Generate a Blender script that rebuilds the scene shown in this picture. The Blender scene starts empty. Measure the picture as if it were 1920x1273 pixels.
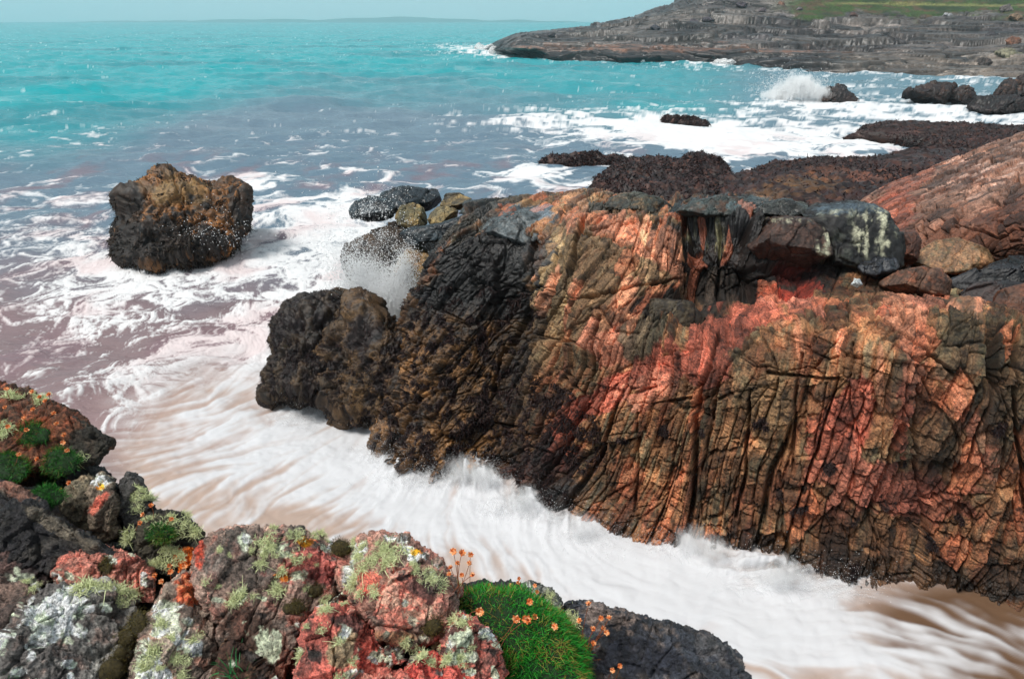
import bpy, bmesh, math, random
import numpy as np
from concurrent.futures import ThreadPoolExecutor
from mathutils import Vector

Q = 1.0                      # mesh detail multiplier
f32 = np.float32
SC = bpy.context.scene
COL = SC.collection
random.seed(7)
RNG = np.random.default_rng(11)

# ------------------------------------------------------------------ camera geometry
CAM_H = 6.0
PITCH = math.radians(25.0)
FPX = 1280.0                 # focal length in pixels of the 1920 px wide photograph
CP, SP = math.cos(PITCH), math.sin(PITCH)


def kpx(py):
    """drop per metre of ground distance for a picture row"""
    yu = (636.5 - np.asarray(py, float)) / FPX
    return (SP - CP * yu) / (CP + SP * yu)


def pY(px, py, Y):
    yu = (636.5 - py) / FPX
    t = Y / (CP + SP * yu)
    return np.array([t * (px - 960) / FPX, Y, CAM_H + t * (-SP + CP * yu)])


def pz(px, py, z):
    return pY(px, py, (CAM_H - z) / float(kpx(py)))


def project(P):
    x, y, z = P[:, 0], P[:, 1], P[:, 2] - CAM_H
    d = y * CP - z * SP
    u = y * SP + z * CP
    d = np.maximum(d, 1e-3)
    return 960 + FPX * x / d, 636.5 - FPX * u / d, d


def lin(r, g, b, k=1.0):
    o = []
    for c in (r, g, b):
        c /= 255.0
        o.append(k * (c / 12.92 if c <= .04045 else ((c + .055) / 1.055) ** 2.4))
    return np.array(o, f32)


def sstep(a, b, x):
    t = np.clip((x - a) / (b - a), 0, 1)
    return t * t * (3 - 2 * t)


# ------------------------------------------------------------------ noise
def par(fn, P, *a, ch=24576):
    n = len(P)
    with ThreadPoolExecutor(4) as ex:
        res = list(ex.map(lambda s: fn(P[s:s + ch], *a), range(0, n, ch)))
    if isinstance(res[0], tuple):
        return tuple(np.concatenate([r[i] for r in res]) for i in range(len(res[0])))
    return np.concatenate(res)


def mixh(h):
    h = h ^ (h >> np.uint32(15))
    h = h * np.uint32(0x2c1b3c6d)
    h = h ^ (h >> np.uint32(12))
    h = h * np.uint32(0x297a2d39)
    return h ^ (h >> np.uint32(15))


def hash3(x, y, z, s):
    return mixh(x * np.uint32(374761393) + y * np.uint32(668265263) + z * np.uint32(1274126177) + np.uint32(s * 2654435 + 12345))


def rnd(h, k=0):
    return (mixh(h + np.uint32(k * 7919)) & np.uint32(0xffffff)).astype(f32) / f32(16777216.0)


def _perlin(P, s):
    Pf = np.floor(P)
    I = Pf.astype(np.int64).astype(np.uint32)
    F = (P - Pf).astype(f32)
    W = F * F * F * (F * (F * 6 - 15) + 10)
    out = 0
    for dx in (0, 1):
        wx = W[:, 0] if dx else 1 - W[:, 0]
        for dy in (0, 1):
            wy = W[:, 1] if dy else 1 - W[:, 1]
            for dz in (0, 1):
                wz = W[:, 2] if dz else 1 - W[:, 2]
                h = hash3(I[:, 0] + np.uint32(dx), I[:, 1] + np.uint32(dy), I[:, 2] + np.uint32(dz), s)
                g = ((h & np.uint32(1023)).astype(f32) / 511.5 - 1) * (F[:, 0] - dx) + \
                    (((h >> np.uint32(10)) & np.uint32(1023)).astype(f32) / 511.5 - 1) * (F[:, 1] - dy) + \
                    (((h >> np.uint32(20)) & np.uint32(1023)).astype(f32) / 511.5 - 1) * (F[:, 2] - dz)
                out = out + g * (wx * wy * wz)
    return out


def _fbm(P, s, octv, gain):
    o, a = 0, 1.0
    for i in range(octv):
        o = o + a * _perlin(P, s + i * 17)
        P = P * 2.03 + 3.7
        a *= gain
    return o


def fbm(P, s=1, octv=4, gain=.5):
    return par(_fbm, P, s, octv, gain)


def _ridged(P, s, octv, gain):
    o, a, t = 0, 1.0, 0
    for i in range(octv):
        o = o + a * (1 - 2.2 * np.abs(_perlin(P, s + i * 17)))
        t += a
        P = P * 2.07 + 1.9
        a *= gain
    return o / t


def ridged(P, s=1, octv=4, gain=.5):
    return par(_ridged, P, s, octv, gain)


def _worley(P, s):
    Pf = np.floor(P)
    I = Pf.astype(np.int64).astype(np.uint32)
    F = (P - Pf).astype(f32)
    n = len(P)
    f1 = np.full(n, 9, f32)
    f2 = np.full(n, 9, f32)
    hh = np.zeros(n, np.uint32)
    V = np.zeros((n, 3), f32)
    for dx in (-1, 0, 1):
        for dy in (-1, 0, 1):
            for dz in (-1, 0, 1):
                h = hash3(I[:, 0] + np.uint32(dx & 0xffffffff), I[:, 1] + np.uint32(dy & 0xffffffff), I[:, 2] + np.uint32(dz & 0xffffffff), s)
                vx = F[:, 0] - dx - (h & np.uint32(1023)).astype(f32) / 1023
                vy = F[:, 1] - dy - ((h >> np.uint32(10)) & np.uint32(1023)).astype(f32) / 1023
                vz = F[:, 2] - dz - ((h >> np.uint32(20)) & np.uint32(1023)).astype(f32) / 1023
                d = vx * vx + vy * vy + vz * vz
                c = d < f1
                f2 = np.where(c, f1, np.minimum(f2, d))
                f1 = np.where(c, d, f1)
                hh = np.where(c, h, hh)
                V[c, 0] = vx[c]
                V[c, 1] = vy[c]
                V[c, 2] = vz[c]
    return np.sqrt(f1), np.sqrt(f2), hh, V


def worley(P, s=1):
    return par(_worley, P, s)


# ------------------------------------------------------------------ meshes
def mesh_obj(name, V, F, mat, parent=None, attrs=None, smooth=True, link=True):
    V = np.ascontiguousarray(V, f32)
    F = np.ascontiguousarray(F, np.int32)
    me = bpy.data.meshes.new(name)
    n, k = F.shape
    me.vertices.add(len(V))
    me.vertices.foreach_set('co', V.ravel())
    me.loops.add(n * k)
    me.loops.foreach_set('vertex_index', F.ravel())
    me.polygons.add(n)
    me.polygons.foreach_set('loop_start', np.arange(0, n * k, k, dtype=np.int32))
    me.polygons.foreach_set('loop_total', np.full(n, k, np.int32))
    me.update(calc_edges=True)
    if smooth:
        me.polygons.foreach_set('use_smooth', np.ones(n, bool))
    for an, av in (attrs or {}).items():
        av = np.asarray(av, f32)
        if av.ndim == 2:
            c = np.ones((len(V), 4), f32)
            c[:, :3] = av
            me.color_attributes.new(an, 'FLOAT_COLOR', 'POINT').data.foreach_set('color', c.ravel())
        else:
            me.attributes.new(an, 'FLOAT', 'POINT').data.foreach_set('value', np.ascontiguousarray(av))
    if mat:
        me.materials.append(mat)
    o = bpy.data.objects.new(name, me)
    if link:
        COL.objects.link(o)
    if parent:
        o.parent = parent
    return o


def tag(o, label=None, cat=None, group=None, kind=None):
    if label:
        o['label'] = label
    if cat:
        o['category'] = cat
    if group:
        o['group'] = group
    if kind:
        o['kind'] = kind
    return o


def empty(name, loc=(0, 0, 0)):
    o = bpy.data.objects.new(name, None)
    o.location = loc
    o.empty_display_size = .1
    COL.objects.link(o)
    return o


def grid_faces(nu, nv):
    i = np.arange(nu * nv, dtype=np.int32).reshape(nu, nv)
    return np.stack([i[:-1, :-1], i[1:, :-1], i[1:, 1:], i[:-1, 1:]], -1).reshape(-1, 4)


def grid_normals(G):
    du = np.gradient(G, axis=0)
    dv = np.gradient(G, axis=1)
    n = np.cross(du, dv)
    n /= np.linalg.norm(n, axis=-1, keepdims=True) + 1e-9
    return n


def mesh_normals(V, F):
    a, b, c = V[F[:, 0]], V[F[:, 1]], V[F[:, 2]]
    fn = np.cross(b - a, c - a)
    N = np.zeros_like(V)
    for k in range(F.shape[1]):
        for j in range(3):
            N[:, j] += np.bincount(F[:, k], fn[:, j], minlength=len(V))
    return N / (np.linalg.norm(N, axis=1, keepdims=True) + 1e-12)


def catmull(C, n, axis):
    """resample control net along one axis with Catmull-Rom"""
    C = np.moveaxis(np.asarray(C, float), axis, 0)
    m = C.shape[0]
    t = np.linspace(0, m - 1, n)
    i = np.minimum(t.astype(int), m - 2)
    f = (t - i).reshape(-1, *([1] * (C.ndim - 1)))
    p0, p1, p2, p3 = C[np.maximum(i - 1, 0)], C[i], C[i + 1], C[np.minimum(i + 2, m - 1)]
    r = .5 * ((2 * p1) + (p2 - p0) * f + (2 * p0 - 5 * p1 + 4 * p2 - p3) * f ** 2 + (3 * p1 - p0 - 3 * p2 + p3) * f ** 3)
    return np.moveaxis(r, 0, axis)


def blur_axis(G, n, axis):
    for _ in range(n):
        Gp = np.concatenate([np.take(G, [0], axis), G, np.take(G, [-1], axis)], axis)
        L = G.shape[axis]
        G = .25 * np.take(Gp, range(0, L), axis) + .5 * np.take(Gp, range(1, L + 1), axis) + .25 * np.take(Gp, range(2, L + 2), axis)
    return G


_ICO = {}


def ico(level):
    if level not in _ICO:
        bm = bmesh.new()
        bmesh.ops.create_icosphere(bm, subdivisions=level, radius=1)
        V = np.array([v.co[:] for v in bm.verts], float)
        F = np.array([[v.index for v in f.verts] for f in bm.faces], np.int32)
        bm.free()
        _ICO[level] = (V, F)
    return _ICO[level]


def poly_radius(poly, c, th, soft=2):
    """radius of a (star shaped) polygon round c in the directions th"""
    P = np.asarray(poly, float) - c
    A = np.linspace(-np.pi, np.pi, 721)[:-1]
    d = np.stack([np.cos(A), np.sin(A)], -1)
    R = np.zeros(len(A))
    for i in range(len(P)):
        a, b = P[i], P[(i + 1) % len(P)]
        e = b - a
        den = d[:, 0] * e[1] - d[:, 1] * e[0]
        den = np.where(np.abs(den) < 1e-9, 1e-9, den)
        r = (a[0] * e[1] - a[1] * e[0]) / den
        s = (a[0] * d[:, 1] - a[1] * d[:, 0]) / den
        ok = (r > 0) & (s >= -1e-6) & (s <= 1 + 1e-6)
        R = np.where(ok & (r > R), r, R)
    for _ in range(soft * 6):
        R = .25 * np.roll(R, 1) + .5 * R + .25 * np.roll(R, -1)
    return np.interp(th, np.append(A, np.pi), np.append(R, R[0]))


def poly_center(poly):
    p = np.asarray(poly, float)
    x, y = p[:, 0], p[:, 1]
    x2, y2 = np.roll(x, -1), np.roll(y, -1)
    cr = x * y2 - x2 * y
    A = cr.sum() / 2
    return np.array([((x + x2) * cr).sum() / (6 * A), ((y + y2) * cr).sum() / (6 * A)])


def pillow(poly, Yc, tilt, T, level=6, flat=.55, soft=2, back=1.0, lean=0.0):
    """boulder whose outline, seen from the beach, follows poly; T metres of half depth; tilt: metres of depth gained per metre up"""
    U, F = ico(level)
    c = poly_center(poly)
    th = np.arctan2(-U[:, 1], U[:, 0])
    R = poly_radius(poly, c, th, soft)
    rho = np.hypot(U[:, 0], U[:, 1])
    z = U[:, 2]
    # squircle the profile so the front is flatter than a ball's
    e = 2.0 / flat
    g = (rho ** e + np.abs(z) ** e) ** (-1 / e)
    rho, z = rho * g, z * g
    qx = c[0] + R * rho * np.cos(th)
    qy = c[1] + R * rho * np.sin(th)
    mpp = Yc / FPX
    Y = Yc + tilt * (c[1] - qy) * mpp + lean * (qx - c[0]) * mpp - np.where(z > 0, T * z, T * back * z)
    yu = (636.5 - qy) / FPX
    t = Y / (CP + SP * yu)
    V = np.stack([t * (qx - 960) / FPX, Y, CAM_H + t * (-SP + CP * yu)], -1)
    return V, F[:, ::1]


def mound(poly, z0, h, depth=.8, level=6, flat=.6, soft=1):
    """rock rising from the sea, outline poly on the level z0, h metres high"""
    W = np.array([pz(a, b, z0)[:2] for a, b in poly])
    c = poly_center(W)
    U, F = ico(level)
    th = np.arctan2(U[:, 1], U[:, 0])
    R = poly_radius(W, c, th, soft)
    R = R * (1 + .22 * fbm(np.stack([np.cos(th) * 2.6, np.sin(th) * 2.6, th * 0 + W[0, 0]], -1), 7, 4, .65))
    rho = np.hypot(U[:, 0], U[:, 1])
    z = U[:, 2]
    e = 2.0 / flat
    g = (rho ** e + np.abs(z) ** e) ** (-1 / e)
    rho, z = rho * g, z * g
    V = np.stack([c[0] + R * rho * np.cos(th), c[1] + R * rho * np.sin(th), z0 + np.where(z > 0, h * z, depth * z)], -1)
    return V, F


# ------------------------------------------------------------------ materials
def new_mat(name):
    m = bpy.data.materials.new(name)
    m.use_nodes = True
    nt = m.node_tree
    b = nt.nodes['Principled BSDF']
    return m, nt, b


def rock_mat(name, grain=60, speck=.55, bump=.5, rough=.85, scale2=9):
    m, nt, b = new_mat(name)
    N, L = nt.nodes, nt.links
    at = N.new('ShaderNodeAttribute'); at.attribute_name = 'Col'
    wt = N.new('ShaderNodeAttribute'); wt.attribute_name = 'wet'
    tc = N.new('ShaderNodeTexCoord')
    n1 = N.new('ShaderNodeTexNoise'); n1.inputs['Scale'].default_value = grain; n1.inputs['Detail'].default_value = 5; n1.inputs['Roughness'].default_value = .7
    n2 = N.new('ShaderNodeTexNoise'); n2.inputs['Scale'].default_value = scale2; n2.inputs['Detail'].default_value = 8; n2.inputs['Roughness'].default_value = .65
    for n in (n1, n2):
        L.new(tc.outputs['Object'], n.inputs['Vector'])
    mr = N.new('ShaderNodeMapRange'); mr.inputs[1].default_value = .3; mr.inputs[2].default_value = .7
    mr.inputs[3].default_value = 1 - speck; mr.inputs[4].default_value = 1 + speck
    L.new(n1.outputs['Fac'], mr.inputs[0])
    mr2 = N.new('ShaderNodeMapRange'); mr2.inputs[1].default_value = .3; mr2.inputs[2].default_value = .7
    mr2.inputs[3].default_value = .72; mr2.inputs[4].default_value = 1.28
    L.new(n2.outputs['Fac'], mr2.inputs[0])
    mu = N.new('ShaderNodeMath'); mu.operation = 'MULTIPLY'
    L.new(mr.outputs[0], mu.inputs[0]); L.new(mr2.outputs[0], mu.inputs[1])
    mx = N.new('ShaderNodeVectorMath'); mx.operation = 'SCALE'
    L.new(at.outputs['Color'], mx.inputs[0]); L.new(mu.outputs[0], mx.inputs['Scale'])
    L.new(mx.outputs[0], b.inputs['Base Color'])
    rr = N.new('ShaderNodeMapRange'); rr.inputs[3].default_value = rough; rr.inputs[4].default_value = .22
    L.new(wt.outputs['Fac'], rr.inputs[0]); L.new(rr.outputs[0], b.inputs['Roughness'])
    bp = N.new('ShaderNodeBump'); bp.inputs['Strength'].default_value = bump; bp.inputs['Distance'].default_value = .02
    ad = N.new('ShaderNodeMath'); ad.operation = 'MULTIPLY_ADD'; ad.inputs[1].default_value = .5
    L.new(n1.outputs['Fac'], ad.inputs[0]); L.new(n2.outputs['Fac'], ad.inputs[2])
    L.new(ad.outputs[0], bp.inputs['Height']); L.new(bp.outputs[0], b.inputs['Normal'])
    return m


def plain_mat(name, col, rough=.7, var=.35, scale=40, sss=False):
    m, nt, b = new_mat(name)
    N, L = nt.nodes, nt.links
    tc = N.new('ShaderNodeTexCoord')
    n1 = N.new('ShaderNodeTexNoise'); n1.inputs['Scale'].default_value = scale; n1.inputs['Detail'].default_value = 3
    L.new(tc.outputs['Object'], n1.inputs['Vector'])
    mr = N.new('ShaderNodeMapRange'); mr.inputs[1].default_value = .3; mr.inputs[2].default_value = .7
    mr.inputs[3].default_value = 1 - var; mr.inputs[4].default_value = 1 + var
    L.new(n1.outputs['Fac'], mr.inputs[0])
    mx = N.new('ShaderNodeVectorMath'); mx.operation = 'SCALE'; mx.inputs[0].default_value = tuple(float(c) for c in col)
    L.new(mr.outputs[0], mx.inputs['Scale']); L.new(mx.outputs[0], b.inputs['Base Color'])
    b.inputs['Roughness'].default_value = rough
    return m


def attr_mat(name, rough=.7, spec=.3):
    """colour carried by the leaves / blades themselves"""
    m, nt, b = new_mat(name)
    at = nt.nodes.new('ShaderNodeAttribute'); at.attribute_name = 'Col'
    nt.links.new(at.outputs['Color'], b.inputs['Base Color'])
    b.inputs['Roughness'].default_value = rough
    b.inputs['Specular IOR Level'].default_value = spec
    return m


# ------------------------------------------------------------------ rock surface
def frame(a, b):
    """orthonormal rows from two directions"""
    a = np.array(a, float); a /= np.linalg.norm(a)
    b = np.array(b, float); b -= a * (a @ b); b /= np.linalg.norm(b)
    return np.stack([a, b, np.cross(a, b)])


def rockify(V, Nrm, fab, levels, rough=(.02, 6.0), warp=(.25, 1.2), seed=1, amp=None, round_=0):
    """displace V along Nrm by jointed blocks; fab rows = fabric axes, levels = [(sx,sy,sz, amp, crack depth, crack width, tilt)]"""
    P = V @ fab.T
    W = P + warp[0] * np.stack([fbm(P * warp[1] + 11 * i, seed + 50 + i, 3) for i in range(3)], -1)
    D = np.zeros(len(V), f32)
    cr = np.zeros(len(V), f32)
    ids = []
    A = 1.0 if amp is None else amp
    for li, (sx, sy, sz, am, cd, cw, tl) in enumerate(levels):
        f1, f2, h, v = worley(W / np.array([sx, sy, sz]), seed + li * 7)
        r = rnd(h) - .5
        g = np.stack([rnd(h, 1) - .5, rnd(h, 2) - .5, rnd(h, 3) - .5], -1)
        d = am * (1.6 * r + tl * 2 * (v * g).sum(1))
        c = 1 - sstep(0, cw, f2 - f1)
        if round_:
            d = d - am * round_ * sstep(.0, .6, f1)
        D += A * (d - cd * c)
        cr = np.maximum(cr, c * min(1, cd / .03))
        ids.append(h)
        W = W + .01 * d[:, None]
    D += A * rough[0] * fbm(P * rough[1], seed + 90, 5, .6)
    return V + Nrm * D[:, None], D, cr, ids, P


def contrast_curve(C, k=1.27, mid=.17):  # tone contrast put into the base colours: darks deeper, lights brighter
    return mid * (np.clip(C, 1e-4, 1) / mid) ** k


def paint(C, px, py, layers, nz, nz2=None):
    for i, L in enumerate(layers):
        cx, cy, rx, ry, rot, col, a = L[:7]
        nn = L[7] if len(L) > 7 else .6
        so = L[8] if len(L) > 8 else .16
        r = math.radians(rot)
        dx, dy = px - cx, py - cy
        u = (dx * math.cos(r) + dy * math.sin(r)) / rx
        v = (-dx * math.sin(r) + dy * math.cos(r)) / ry
        w = a * sstep(0, so, 1 - np.sqrt(u * u + v * v) + nn * (nz if i % 2 == 0 or nz2 is None else nz2))
        C += (col - C) * w[:, None]
    return C
# ------------------------------------------------------------------ palette (base colours)
KH, BR, GN = lin(160, 122, 90), lin(118, 82, 58), lin(112, 106, 86)
OR, RD, PK = lin(204, 148, 120), lin(168, 104, 86), lin(196, 136, 114)
BK, BG, OC = lin(27, 26, 29), lin(84, 98, 108), lin(128, 98, 64)
SW, CR = lin(40, 27, 28), lin(196, 190, 150)
M_ROCK = rock_mat('jointed_rock', 48, .85, 1.0, .82, 9)

# ------------------------------------------------------------------ the big jointed outcrop across the gully
NET = [
    [(745, 800, -.2), (752, 740, .2), (760, 690, .6), (772, 645, 1.0), (782, 600, 1.2), (792, 560, 1.4), (808, 515, 1.6), (828, 475, 1.8), (850, 450, 1.9), (880, 425, 1.9)],
    [(716, 838, 0), (726, 770, .4), (742, 705, .9), (764, 645, 1.4), (780, 582, 1.8), (795, 515, 2.3), (815, 462, 2.65), (838, 425, 2.85), (862, 400, 2.95), (890, 380, 2.9)],
    [(800, 895, 0), (812, 820, .45), (830, 740, .95), (850, 660, 1.5), (868, 585, 2.0), (882, 515, 2.45), (895, 455, 2.8), (905, 412, 3.0), (925, 388, 3.1), (950, 370, 3.0)],
    [(920, 880, 0), (930, 815, .5), (945, 735, 1.05), (955, 655, 1.6), (965, 580, 2.1), (975, 510, 2.55), (985, 450, 2.9), (1000, 405, 3.15), (1015, 385, 3.2), (1030, 366, 3.15)],
    [(1020, 965, 0), (1025, 875, .5), (1030, 785, 1.1), (1040, 690, 1.7), (1050, 600, 2.25), (1060, 520, 2.75), (1070, 450, 3.1), (1085, 395, 3.35), (1095, 372, 3.4), (1100, 358, 3.3)],
    [(1110, 998, 0), (1112, 905, .55), (1118, 805, 1.2), (1125, 705, 1.85), (1135, 610, 2.4), (1145, 525, 2.85), (1155, 455, 3.15), (1165, 405, 3.35), (1175, 380, 3.4), (1180, 366, 3.3)],
    [(1255, 1028, 0), (1252, 920, .65), (1252, 810, 1.4), (1255, 700, 2.05), (1260, 625, 2.4), (1265, 560, 2.55), (1275, 470, 3.1), (1285, 405, 3.4), (1295, 384, 3.45), (1300, 374, 3.3)],
    [(1380, 1045, 0), (1380, 940, .7), (1382, 820, 1.55), (1385, 700, 2.3), (1388, 620, 2.6), (1392, 560, 2.62), (1398, 480, 3.1), (1405, 405, 3.5), (1410, 384, 3.5), (1412, 374, 3.35)],
    [(1520, 1075, 0), (1520, 960, .8), (1522, 830, 1.7), (1522, 700, 2.5), (1525, 600, 2.95), (1530, 552, 2.92), (1535, 490, 3.05), (1540, 428, 3.4), (1545, 396, 3.5), (1550, 380, 3.35)],
    [(1650, 1108, 0), (1650, 980, .85), (1650, 840, 1.8), (1650, 690, 2.75), (1652, 590, 3.1), (1655, 545, 3.08), (1660, 510, 3.05), (1665, 450, 3.3), (1655, 410, 3.4), (1640, 390, 3.3)],
    [(1760, 1105, 0), (1760, 980, .85), (1760, 840, 1.8), (1760, 690, 2.8), (1765, 580, 3.2), (1770, 545, 3.15), (1775, 510, 3.1), (1780, 485, 3.1), (1790, 465, 3.0), (1800, 450, 2.8)],
    [(1840, 1130, 0), (1842, 990, .9), (1845, 840, 1.9), (1848, 700, 2.8), (1850, 590, 3.25), (1855, 555, 3.2), (1860, 525, 3.15), (1868, 495, 3.15), (1875, 475, 3.05), (1880, 455, 2.9)],
    [(1930, 1160, 0), (1935, 1010, .9), (1940, 850, 1.95), (1945, 710, 2.8), (1950, 610, 3.25), (1955, 575, 3.25), (1960, 540, 3.2), (1970, 510, 3.2), (1975, 490, 3.1), (1980, 470, 2.9)],
    [(2160, 1215, 0), (2160, 1050, 1.0), (2162, 890, 2.0), (2165, 740, 2.85), (2170, 640, 3.3), (2175, 600, 3.3), (2180, 570, 3.3), (2190, 540, 3.2), (2200, 520, 3.1), (2210, 500, 2.9)],
    [(2600, 1330, 0), (2600, 1150, 1.0), (2600, 960, 2.1), (2600, 820, 2.9), (2600, 720, 3.3), (2600, 680, 3.3), (2600, 640, 3.3), (2600, 600, 3.2), (2600, 570, 3.1), (2600, 540, 2.9)],
]
net = np.array([[pz(*p) for p in col] for col in NET])
for ci in range(8, len(NET)):
    net[ci, 5:, 2] -= np.array([.12, .32, .42, .5, .55]) * (.55 if ci == 8 else 1)
bot = net[:, :1].copy(); bot[..., 2] = -1.2; bot[..., 1] -= .1
bk1 = net[:, -1:].copy(); bk1[..., 1] += .9; bk1[..., 2] -= .7
bk2 = net[:, -1:].copy(); bk2[..., 1] += 1.8; bk2[..., 2] = -1.2
net = np.concatenate([bot, net, bk1, bk2], 1)
NU, NV = int(1300 * Q), int(860 * Q)
# more rows on the face than at the back
G = catmull(net, NU, 0)
rows = np.interp(np.linspace(0, 1, NV), [0, .06, .80, .93, 1], [0, .9, 7.5, 10, 12])
fine = catmull(G, 1201, 1)
ri = rows / 12 * 1200
r0 = np.minimum(ri.astype(int), 1199); rf = (ri - r0)[None, :, None]
G = fine[:, r0] * (1 - rf) + fine[:, r0 + 1] * rf
Nr = -grid_normals(G)
if Nr[NU // 2, NV // 3, 1] > 0:
    Nr = -Nr
V0, N0 = G.reshape(-1, 3), Nr.reshape(-1, 3)
px, py, _ = project(V0)
A_ = np.array([9.6, -4.6, 0]); A_ /= np.linalg.norm(A_)
FABW = frame((.33 * .43, .33 * .9, 1), A_)
P = V0 @ FABW.T
tilt = .42 - .37 * sstep(1080, 1420, px)
P[:, 1] -= tilt * (P[:, 0] - 1.5)
P[:, 1] += .12 * fbm(V0 * .7, 5, 3)
# regional roughness of the blocks
lowleft = sstep(1060, 900, px + .25 * (py - 700)) * sstep(380, 470, py)
topw = sstep(.35, .75, N0[:, 2])
amp = 1.0 - .35 * topw + .2 * lowleft
I3 = np.eye(3)


def rock_sheet(P, V0, N0, levels, rough, warp, seed, amp):
    V, D, cr, ids, _ = rockify(P, N0 * 0, I3, levels, rough, warp, seed, amp)
    return V0 + N0 * D[:, None], D, cr, ids


LV = [(1.6, .6, .9, .05, .07, .05, .35), (.6, .26, .4, .02, .05, .06, .3), (.17, .10, .13, .010, .014, .08, .5)]
V1, D1, cr, ids = rock_sheet(P, V0, N0, LV, (.030, 9.0), (.04, 1.3), 3, amp)
# joints: long ones up the wall, finer ones between them, cross breaks in each rib
def joints(u, along, spacing, seed, width, depth, mask, jitter=.5):
    q = u / spacing
    i = np.floor(q)
    best = np.full(len(u), 9., f32); cid = np.zeros(len(u))
    for k in (-1, 0, 1):
        ii = i + k
        h = mixh(((ii.astype(np.int64) * 7 + seed * 1013) & 0xffffffff).astype(np.uint32))
        d = q - (ii + .5 + jitter * (rnd(h, 1) - .5))
        cid += (d > 0)
        ww = np.abs(d) * spacing / (width * (.5 + rnd(h, 2)))
        best = np.minimum(best, ww)
    return depth * (1 - sstep(.45, 1.3, best)) * mask, i + cid


wj = P + .035 * np.stack([fbm(P * 1.2 + 5, 75, 2), fbm(P * 1.2 + 9, 76, 2), 0 * px], -1)
flatm = 1 - .55 * topw


def cellh(*cs):
    k = np.zeros(len(px), np.int64)
    for c, m in zip(cs, (1, 131, 17161)):
        k += (c.astype(np.int64) + 600) * m
    return mixh((k & 0xffffffff).astype(np.uint32))


u_ = wj[:, 1] + .10 * fbm(P * .7, 71, 2)
j1, c1 = joints(u_, None, .62, 71, .026, .17, flatm * sstep(-.15, .2, fbm(P * np.array([.45, .8, .8]), 72, 2)), .7)
h1 = cellh(c1)
v_ = wj[:, 0]
j4, c4 = joints(v_ + (rnd(h1, 3) - .5) * .9 + (rnd(h1, 4) - .5) * 1.2 * (u_ - .3), None, 1.0, 74, .018, .10, flatm * sstep(-.25, .15, fbm(P * .6 + 8, 77, 2)), .8)
h14 = cellh(c1, c4)
j2, c2 = joints(u_ + (rnd(h14, 5) - .5) * .25 * v_ + rnd(h14, 6), None, .20, 72, .010, .06, flatm * sstep(-.6, -.05, fbm(P * np.array([.7, 1.4, 1]), 73, 2)), .8)
h2 = cellh(c1, c4, c2)
j3, c3 = joints(v_ + .9 * rnd(h2, 3) + (rnd(h2, 4) - .5) * 1.1 * u_, None, .30, 73, .009, .05, flatm * sstep(-.5, .0, fbm(P * 1.1 + 4, 74, 2)), .9)
hb3 = mixh(h2 + (c3.astype(np.int64) + 50).astype(np.uint32) * np.uint32(977))
j5, c5 = joints(u_ + (rnd(hb3, 5) - .5) * .3 * v_ + rnd(hb3, 6), None, .095, 75, .006, .022, flatm * sstep(-.3, .1, fbm(P * 1.7 + 2, 81, 2)), .9)
h5 = mixh(hb3 + (c5.astype(np.int64) + 50).astype(np.uint32) * np.uint32(1597))
j6, c6 = joints(v_ + (rnd(h5, 5) - .5) * .9 * u_ + rnd(h5, 6), None, .13, 76, .006, .020, flatm * sstep(-.3, .1, fbm(P * 1.9 + 6, 82, 2)), .9)
h6 = mixh(h5 + (c6.astype(np.int64) + 50).astype(np.uint32) * np.uint32(2909))
big = (rnd(h14, 1) - .5) * .20 + ((rnd(h14, 8) - .5) * (np.mod(u_ / .62, 1) - .5) + (rnd(h14, 9) - .5) * (np.mod(v_, 1) - .5)) * .16
sml = (rnd(h2, 1) - .5) * .05 + (rnd(hb3, 1) - .5) * .075 + (rnd(hb3, 7) - .5) * (np.mod(u_ / .2, 1) - .5) * .06
plate = (big * (1 - .3 * topw) + sml) * (1 - .2 * topw) * (1 + .35 * sstep(1000, 900, px))
V1 += N0 * (plate + (rnd(h6, 1) - .5) * .026 - j1 - j2 - j3 - j4 - j5 - j6)[:, None]
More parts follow.
